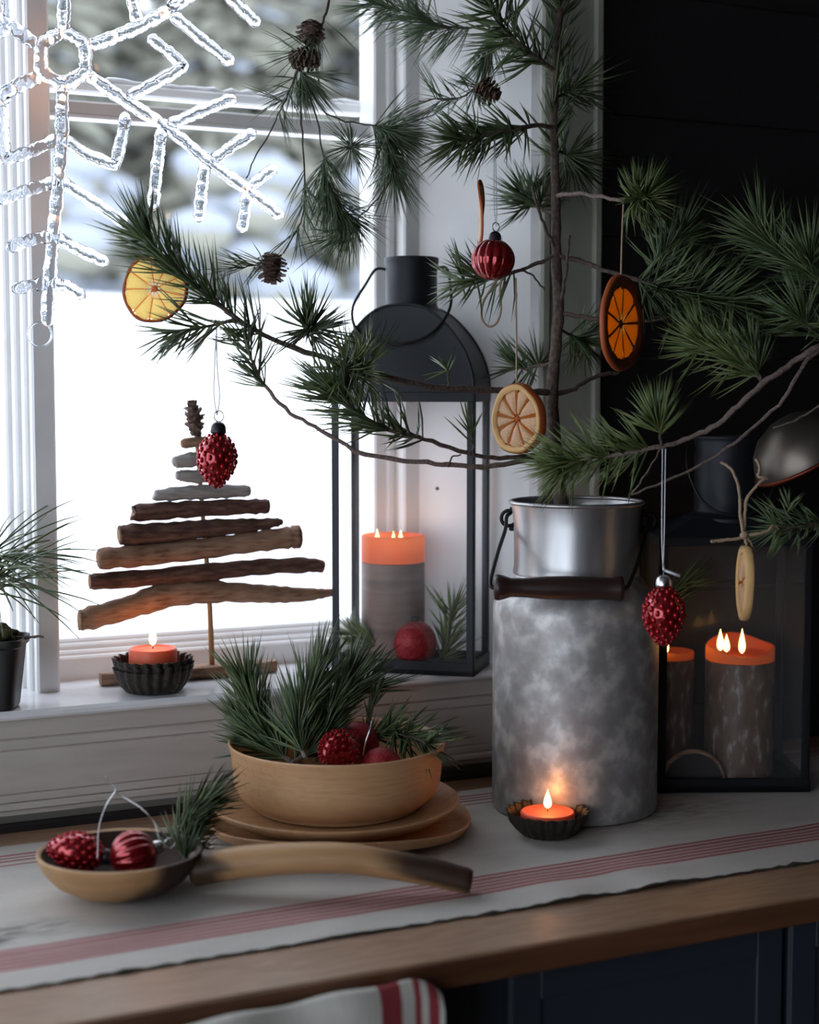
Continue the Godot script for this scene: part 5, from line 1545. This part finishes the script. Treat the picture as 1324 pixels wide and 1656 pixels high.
func build_ornaments() -> void:
	var a := cone_ornament("red glass cone ornament hanging in front of the driftwood tree", at(351, 744, 1.94), upward + rightward * 0.04, 0.073, 0.0255, M.dark_cap)
	string_part(a, [[[351, 672, 1.94], [346, 640, 1.94], [347, 590, 1.94], [350, 528, 1.94]], [[351, 672, 1.94], [355, 640, 1.94], [351, 590, 1.94], [350, 528, 1.94]]], 0.0009, M.thread)
	var b := ribbed_ornament("red ribbed glass ball ornament hanging beside the trunk of the sapling", at(797, 420, 2.0), upward + rightward * 0.09, 0.0285, M.dark_cap)
	string_part(b, [[[802, 366, 2.0], [799, 330, 2.0], [799, 216, 2.02]], [[802, 366, 2.0], [803, 330, 2.0], [800, 216, 2.02]]], 0.0006, M.thread)
	var c := cone_ornament("red glass cone ornament with a silver cap hanging to the right of the milk can", at(1073, 996, 1.88), upward, 0.077, 0.0262, M.silver, 0.7)
	string_part(c, [[[1072, 918, 1.88], [1070, 860, 1.88], [1071, 726, 1.885]], [[1072, 918, 1.88], [1074, 860, 1.88], [1076, 726, 1.885]]], 0.0008, M.thread)
	string_part(c, [[[1073, 922, 1.879], [1082, 925, 1.876], [1092, 929, 1.874], [1099, 931, 1.874]]], 0.0022, M.thread, "ribbon_end")
	var d := cone_ornament("red glass cone ornament lying in the bowl of the ladle", at(123, 1377, 1.705), rightward + Vector3.UP * -0.18, 0.068, 0.0225, M.dark_cap)
	string_part(d, [[[158, 1388, 1.69], [160, 1340, 1.70], [172, 1302, 1.71], [186, 1280, 1.71], [184, 1270, 1.71], [173, 1262, 1.71], [171, 1255, 1.71]]], 0.0008, M.silver, "wire_hanger")
	var e := ribbed_ornament("red ribbed ball ornament lying in the ladle beside the pine sprig", at(216, 1383, 1.70), rightward * 0.9 + Vector3.UP * 0.25 + ahead * 0.3, 0.0275, M.silver)
	string_part(e, [[[258, 1366, 1.69], [252, 1335, 1.70], [232, 1310, 1.70], [205, 1292, 1.71], [187, 1283, 1.71]]], 0.0008, M.silver, "wire_hanger")
	cone_ornament("red glass cone ornament nestled in the wooden bowl before the glitter baubles", at(547, 1213, 1.90), ahead + Vector3.UP * 0.1 + rightward * 0.5, 0.066, 0.0255, M.dark_cap)
	glitter_ball("red glitter bauble at the back of the wooden bowl, behind the cone ornament", at(577, 1203, 1.965), 0.0285)
	glitter_ball("red glitter bauble low at the front rim of the wooden bowl", at(617, 1243, 1.905), 0.0265)
	var s := thing("wire_hook", "bent silver wire hook lying between the baubles in the wooden bowl", "wire", at(590, 1215, 1.84))
	string_part(s, [[[587, 1222, 1.885], [591, 1200, 1.88], [598, 1180, 1.88], [601, 1166, 1.885]]], 0.0009, M.silver, "wire")

# ================= dried orange slices =================
func orange_slice(label: String, tr: Transform3D, r: float, th: float, mats: Array, inner: float, gap: float, squash: Vector2, curl: float, seed_n: int) -> Node3D:
	# mats: flesh, skin, face ring, membranes
	var t := thing("orange_slice", label, "orange slice", tr.origin, "dried orange slices")
	t.basis = tr.basis
	var rs := RandomNumberGenerator.new()
	rs.seed = seed_n
	var ph := rs.randf() * TAU
	var shape := func(a: float, q: float, z: float) -> Vector3:
		var k := r * q * (1.0 + 0.025 * sin(a * 3.0 + ph) + 0.012 * sin(a * 7.0 + ph * 2.0))
		var x := k * cos(a) * squash.x
		var y := k * sin(a) * squash.y
		return Vector3(x, y, z + curl * (x * x / r + 0.35 * y * sin(x / r * 2.0)))
	var mid := (inner + 0.955) / 2.0
	for spec in [["rind", mats[1], [[0.955, -0.42], [0.985, -0.34], [1.0, 0.0], [0.985, 0.34], [0.955, 0.42]], false], ["pith_ring", mats[2], [[inner, -0.22], [inner, -0.32], [mid, -0.47], [0.956, -0.42], [0.956, 0.42], [mid, 0.47], [inner, 0.32], [inner, 0.22]], true]]:
		var g := Geo.new()
		var rows := []
		for k in 49:
			var row := PackedVector3Array()
			for q in spec[2]:
				row.append(shape.call(TAU * k / 48.0, q[0] * (1.0 + (0.02 * sin(k * 2.1) if q[0] == inner else 0.0)), q[1] * th))
			rows.append(row)
		rows.reverse()
		g.rings(rows, spec[3])
		part(t, spec[0], g, spec[1])
	var cuts := []
	for k in 9:
		cuts.append(TAU * (k + rs.randf_range(-0.14, 0.14)) / 9.0)
	cuts.append(cuts[0] + TAU)
	var m := Geo.new()
	for k in 9:
		var w := gap * 0.9
		for s in [-1.0, 1.0]:
			var z: float = s * th * 0.22
			var a: float = cuts[k]
			var p := [shape.call(a, 0.0, z), shape.call(a - w / 0.35 * 0.5, 0.35, z), shape.call(a - w * 0.55, inner + 0.01, z), shape.call(a + w * 0.55, inner + 0.01, z), shape.call(a + w / 0.35 * 0.5, 0.35, z)]
			if s < 0:
				p.reverse()
			m.face3(p[0], p[4], p[1])
			m.face(p[1], p[4], p[3], p[2])
	m.ball(Vector3.ZERO, Vector3(r * 0.10, r * 0.09, th * 0.30), 5, 10)
	part(t, "membranes", m, mats[3])
	for k in 9:
		var a0: float = cuts[k] + gap * 0.45
		var a1: float = cuts[k + 1] - gap * 0.45
		var g := Geo.new()
		var out := [[0.5, 0.12], [0.06, 0.34], [0.0, 0.62], [0.02, 0.92], [0.16, 0.985], [0.5, 1.0], [0.84, 0.985], [0.98, 0.92], [1.0, 0.62], [0.94, 0.34]]
		var n := out.size()
		for s in [-1.0, 1.0]:
			var c := g.add(shape.call((a0 + a1) / 2, 0.64 * inner, s * th * 0.34))
			var b0 := g.v.size()
			for q in out:
				g.add(shape.call((a0 + a1) / 2 + (q[0] - 0.5) * (a1 - a0) * 0.80, lerpf(q[1], 0.64, 0.20) * inner, s * th * 0.31))
			var b1 := g.v.size()
			for q in out:
				g.add(shape.call(lerpf(a0, a1, q[0]), q[1] * inner * 1.025, s * th * 0.12))
			for j in n:
				var j2 := (j + 1) % n
				if s > 0:
					g.tri(c, b0 + j2, b0 + j)
					g.quad(b0 + j, b0 + j2, b1 + j2, b1 + j)
				else:
					g.tri(c, b0 + j, b0 + j2)
					g.quad(b0 + j, b1 + j, b1 + j2, b0 + j2)
		part(t, "segment", g, mats[0])
	return t
func facing(o: Vector3, turn: float, tilt: float, roll: float) -> Transform3D:
	# +z of the slice towards the viewer's side of the room, then turned about the upright, tilted and rolled
	var b := Basis(rightward, Vector3.UP, rightward.cross(Vector3.UP))
	b = b * Basis(Vector3.UP, deg_to_rad(turn)) * Basis(Vector3.RIGHT, deg_to_rad(tilt)) * Basis(Vector3.BACK, deg_to_rad(roll))
	return Transform3D(b, o)
func build_slices() -> void:
	var a := orange_slice("backlit yellow dried orange slice at the tip of the long left branch", facing(at(250, 467, 1.945), -14, 0, 20), 0.0445, 0.006, [M.flesh_backlit, M.rind_dark, M.flesh, M.flesh], 0.91, 0.035, Vector2(1.0, 0.97), 0.0, 3)
	string_part(a, [[[262, 418, 1.935], [256, 425, 1.942], [252, 440, 1.945]]], 0.0008, M.thread)
	var b := orange_slice("deep orange dried slice hanging on twine before the dark planks", facing(at(1003, 524, 1.955), 56, 0, 0), 0.0610, 0.008, [M.flesh_glow, M.rind, M.rind_dark, M.rind_dark], 0.74, 0.06, Vector2(0.98, 1.0), 0.06, 5)
	string_part(b, [[[1004, 449, 1.955], [1005, 400, 1.96], [1008, 330, 1.975], [1010, 320, 1.985]]], 0.0013, M.twine)
	var c := orange_slice("pale dried orange slice hanging on twine just left of the trunk", facing(at(838, 678, 1.985), -47, 0, 8), 0.0450, 0.015, [M.flesh_dry, M.rind, M.pith, M.flesh], 0.80, 0.12, Vector2(0.98, 1.02), 0.0, 7)
	string_part(c, [[[835, 630, 1.985], [835, 560, 1.99], [834, 450, 2.04]]], 0.0012, M.twine)
	var d := orange_slice("brown curled orange slice seen edge on beside the ribbed ornament", facing(at(775, 345, 2.03), 86, 0, 0), 0.0450, 0.0035, [M.flesh_dry, M.rind, M.rind, M.pith], 0.84, 0.08, Vector2(0.55, 1.0), 0.32, 9)
	string_part(d, [[[772, 291, 2.03], [775, 270, 2.03], [780, 224, 2.01]]], 0.0007, M.thread)
	var e := orange_slice("thin dried orange slice seen edge on below the twine bow", facing(at(1204, 941, 1.893), -93, 0, -17), 0.0475, 0.012, [M.flesh_dry, M.pith, M.pith, M.flesh], 0.80, 0.10, Vector2(0.85, 1.0), 0.0, 11)
	string_part(e, [[[1218, 890, 1.893], [1214, 878, 1.893], [1206, 868, 1.893]]], 0.0012, M.twine)
	var l := thing("twine_loop", "loop of twine dangling from the twig below the ribbed ornament", "twine", at(797, 490, 2.035))
	var g := Geo.new()
	var p := smooth_line(line_at([[812, 447, 2.035], [808, 470, 2.035], [810, 500, 2.035], [803, 522, 2.035], [790, 528, 2.035], [779, 515, 2.035], [781, 490, 2.035], [795, 465, 2.035], [806, 446, 2.035]]))
	g.tube(p, taper(p.size(), 0.0016, 0.0016), 6)
	wpart(l, "twine", g, M.twine)

# ================= potted pine seedling at the left edge =================
func build_potted_pine() -> void:
	var o := Vector3(0.338, 1.0555, -1.995)
	var pot := thing("plant_pot", "small black plastic pot at the left end of the sill, holding the pine seedling", "plant pot", o)
	var g := Geo.new()
	var sq := func(a: float, r: float, y: float) -> Vector2:
		var q := a + 0.4
		return Vector2(r / pow(pow(absf(cos(q)), 5.0) + pow(absf(sin(q)), 5.0), 0.2), y)
	g.lathe(Vector3.ZERO, [Vector2(0, 0), Vector2(0.026, 0), Vector2(0.0285, 0.002), Vector2(0.037, 0.080), Vector2(0.0405, 0.081), Vector2(0.0415, 0.090), Vector2(0.0405, 0.0915), Vector2(0.0385, 0.0905), Vector2(0.036, 0.078), Vector2(0, 0.078)], 56, sq)
	part(pot, "pot", g, M.plastic)
	g = Geo.new()
	for k in 34:
		var a := rng.randf() * TAU
		var r := 0.030 * sqrt(rng.randf())
		var s := rng.randf_range(0.006, 0.011)
		g.ball(Vector3(cos(a) * r, 0.084 + rng.randf() * 0.012 + 0.010 * (1.0 - r / 0.03), sin(a) * r), Vector3(s, s * 0.8, s), 5, 7)
	var ms := thing("moss", "olive moss cushion filling the black pot", "moss", o + Vector3(0, 0.001, 0))
	ms.set_meta("kind", "stuff")
	part(ms, "moss", g, M.moss)
	var s := thing("pine_seedling", "pine seedling with long fine arching needles growing in the black pot", "pine seedling", o + Vector3(0, 0.085, 0))
	var l := smooth_line(PackedVector3Array([o + Vector3(0.004, 0.083, 0), o + Vector3(0.002, 0.12, 0.002), o + Vector3(-0.002, 0.165, 0.0), o + Vector3(-0.004, 0.20, 0.0)]))
	g = Geo.new()
	g.tube(l, taper(l.size(), 0.0026, 0.0018), 8)
	var st := wpart(s, "stem", g, M.bark)
	var ng := Geo.new()
	for k in 150:
		var f := rng.randf_range(0.55, 1.0)
		var p := l[int(f * (l.size() - 1))]
		var a := rng.randf() * TAU
		var el := rng.randf_range(-0.55, 0.75)
		var d := Vector3(cos(a) * cos(el), sin(el), sin(a) * cos(el))
		var len := rng.randf_range(0.10, 0.155)
		var pts := PackedVector3Array()
		var q := p
		for j in 7:
			pts.append(q)
			q += d * (len / 6.0)
			d = (d + Vector3(0, -0.075, 0) + Vector3(rng.randf_range(-1, 1), rng.randf_range(-1, 1), rng.randf_range(-1, 1)) * 0.05).normalized()
		ng.tint = hue(FRESH if rng.randf() < 0.5 else DARK)
		ng.tube(pts, PackedFloat32Array([0.0011, 0.0011, 0.0011, 0.0011, 0.0010, 0.0008, 0.0004]), 4, false)
	var nn := wpart(st, "needles", ng, M.needle)
	nn.set_meta("kind", "stuff")
	var tw := thing("dry_twig", "short dark twig lying across the rim of the black pot", "twig", at(44, 1033, 1.95))
	g = Geo.new()
	var p2 := wobble(smooth_line(line_at([[18, 1030, 1.975], [44, 1031, 1.965], [62, 1029, 1.955], [70, 1030, 1.95]])), 0.0006)
	g.tube(p2, taper(p2.size(), 0.0022, 0.0014, 0.2), 7)
	wpart(tw, "twig", g, M.bark)

# ================= in the dark at the right =================
func build_wall_things() -> void:
	var o := at(1302, 742, 2.05)
	var t := thing("metal_ladle", "dull metal ladle hanging in the dark at the right edge", "ladle", o)
	# mouth faces down to the right, belly up to the left
	var ax := (rightward * 0.50 - upward * 0.84 + ahead * 0.15).normalized()
	var x := ax.cross(Vector3.UP).normalized()
	t.basis = Basis(x, -ax, x.cross(-ax))
	var g := Geo.new()
	g.lathe(Vector3.ZERO, [Vector2(0.0, 0.060), Vector2(0.022, 0.057), Vector2(0.044, 0.046), Vector2(0.058, 0.031), Vector2(0.066, 0.012), Vector2(0.068, 0.0), Vector2(0.070, 0.0), Vector2(0.068, 0.012), Vector2(0.060, 0.032), Vector2(0.046, 0.048), Vector2(0.024, 0.059), Vector2(0.0, 0.062)], 48)
	part(t, "ladle_bowl", g, M.ladle_metal)
	g = Geo.new()
	g.ring_tube(Vector3(0, 0.002, 0), Basis(Vector3.RIGHT, Vector3(0, 0, -1), Vector3.UP), 0.0705, 0.0028, 48, 6)
	part(t, "rim_band", g, M.copper, "coppery rim band")
	g = Geo.new()
	var inv := t.transform.affine_inverse()
	var p := smooth_line(line_at([[1360, 700, 2.05], [1400, 672, 2.06], [1470, 630, 2.12], [1530, 585, 2.20]]))
	p.append(Vector3(p[-1].x, p[-1].y + 0.02, -1.968))
	for k in p.size():
		p[k] = inv * p[k]
	g.tube(p, taper(p.size(), 0.005, 0.004), 10)
	part(t, "handle", g, M.ladle_metal)
